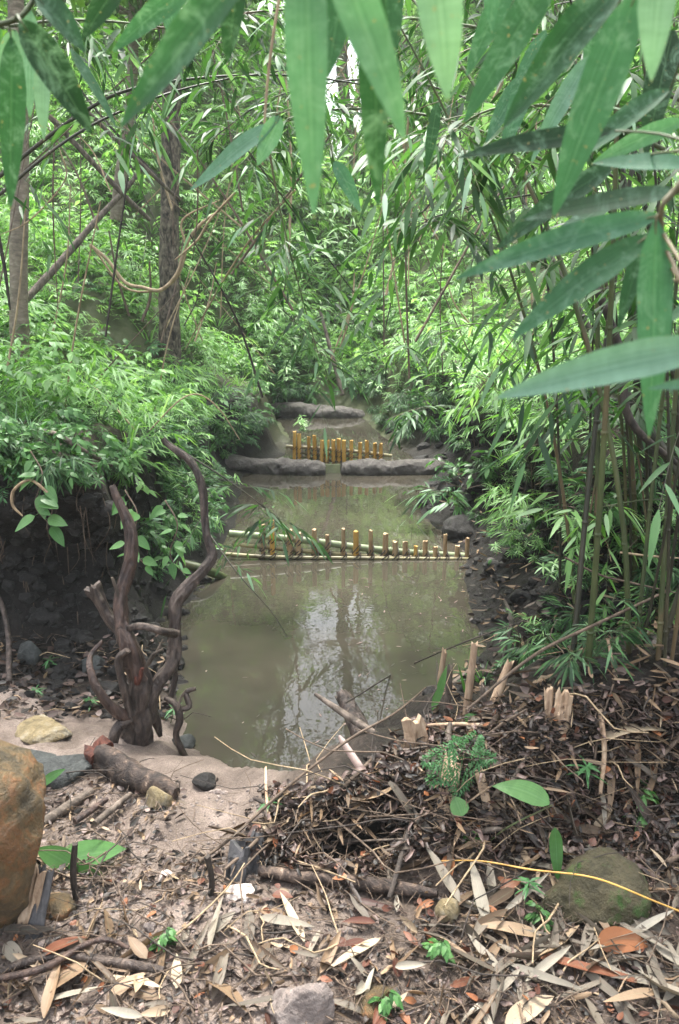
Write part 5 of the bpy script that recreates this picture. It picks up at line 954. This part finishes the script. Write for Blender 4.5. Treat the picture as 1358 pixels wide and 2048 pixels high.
# ------------------------------------------------------------------ more debris of the pile: sheaths, splints, thicker sticks
for k in range(70):
    p = GPc(reg2); a = U(0, 6.28); L = U(.06, .22); b = B(); q = top(p[0] + math.cos(a) * L, p[1] + math.sin(a) * L)[0]; d = q - p + np.array([0, 0, U(0, .05)])
    if k % 2: leaves(b, (0, 0, 0), d, L, U(.01, .03), U(-.2, .3), 'strip', 9, U(.3, 1.0), roll=.9, wave=U(.01, .04)); o = b.obj('bamboo_sheath', M[['dryt', 'dryg', 'dryd'][k % 3]]); lb_, ct, gp = 'torn bamboo sheath strip tangled in the debris bank', 'bamboo sheath', 'torn sheaths in the debris bank'
    else:
        r_ = U(.003, .009); tube(b, [[0, 0, 0], d * .5 + [U(-.01, .01), U(-.01, .01), .005], d], [r_, r_ * .9, r_ * .7], 8, 6, gnarl=.35, ragged=.01); o = b.obj('stick', M[['twig', 'darktwig', 'driftwood', 'root', 'palewood'][k % 5]]); lb_, ct, gp = 'short broken stick lodged in the debris bank', 'stick', 'broken sticks in the debris bank'
    o.location = Vector(p) + Vector((0, 0, .025)); tag(o, lb_, ct, gp)
fb_ = B(); n_ = 0
while n_ < 150:
    px, py = U(380, 960), U(1120, 1560); p = Gz(px, py, .0015)
    if not (float(XL(np.array(p[1]))) + .02 < p[0] < float(XR(np.array(p[1]))) - .01): continue
    if abs(px - 960 + (py - 1120) * .2) > 260 and U(0, 1) < .85: continue
    n_ += 1; leaves(fb_, p, (math.cos(px), math.sin(px), 0), U(.01, .05), U(.003, .01), 0, 'lance', 3, .02, up=(0, 0, 1))
tag(fb_.obj('floating_flecks', M['dryd']), 'small leaf flecks and scum floating by the pool margins', 'floating debris', kind='stuff')

for k in range(90):          # thin dead stems and saplings criss-crossing the far understorey
    px, py, Y = U(-30, 1100), U(120, 720), U(4.2, 9); a = U(-.9, .9) if k % 3 else U(-.25, .25); L = U(.5, 1.9); p0 = P(px, py, Y)
    if p0[2] < Hs(p0[0], p0[1]) or (Y < 6 and 500 < px < 850 and py > 500): continue
    d = np.array([math.sin(a), U(-.2, .3), math.cos(a)]); r_ = U(.0025, .008) * (1 + (Y > 7)); b = B()
    tube(b, [-d * L * .5, U(-.05, .05, 3), d * L * .5], [r_, r_ * .85, r_ * .5], 6, 6, gnarl=.1); g_ = B()
    o = b.obj('bare_stem', M[('twig', 'ptwig', 'darktwig', 'ptwig')[k % 4]]); o.location = Vector(p0); tag(o, 'thin bare stem crossing the understorey of the far slope', 'bare stem', 'bare stems crossing the understorey')

# creepers with broad pale leaves spilling over the brow of the left bank
for lb_, x0, y0, seed, n_, sc_ in (('creeper with pale broad leaves hanging over the black hollow at the far left', 60, 900, 1, 13, 1.0), ('creeper with broad green leaves hanging behind the reddish stump branch', 250, 980, 2, 12, .9), ('creeper with broad leaves trailing behind the crooked stump branch', 330, 1000, 3, 12, .8)):
    rg_ = np.random.default_rng(seed); p0 = P(x0, y0, 3.08); st = [p0, P(x0 + 25, y0 + 50, 3.02), P(x0 + 10, y0 + 110, 3.0), P(x0 + 40, y0 + 150, 3.0)]; C = spline(st, 8); root = empty('creeper', p0, lb_, 'creeper'); b = B(); tube(b, st, [.003, .003, .002, .0015], 6, 8); child(b, 'stem', M['twig'], root)
    for k in range(n_):
        c = C[int((k + .5) / n_ * (len(C) - 1))]; b = B(); d = np.array([rg_.uniform(-1, 1), -.25, rg_.uniform(-.9, .1)]); L = rg_.uniform(.05, .095) * sc_
        leaves(b, c + nrm(d) * .02, d, L, L * .55, .15, 'ovate', 9, .2, r=rg_.uniform(.4, 1), up=np.array([0, -.6, .8]) + rg_.normal(0, .3, 3), wave=.01); tube(b, [c, c + nrm(d) * .02], [.001, .0008], 4, 2, cap=False); child(b, 'leaf', M['broad'], root)
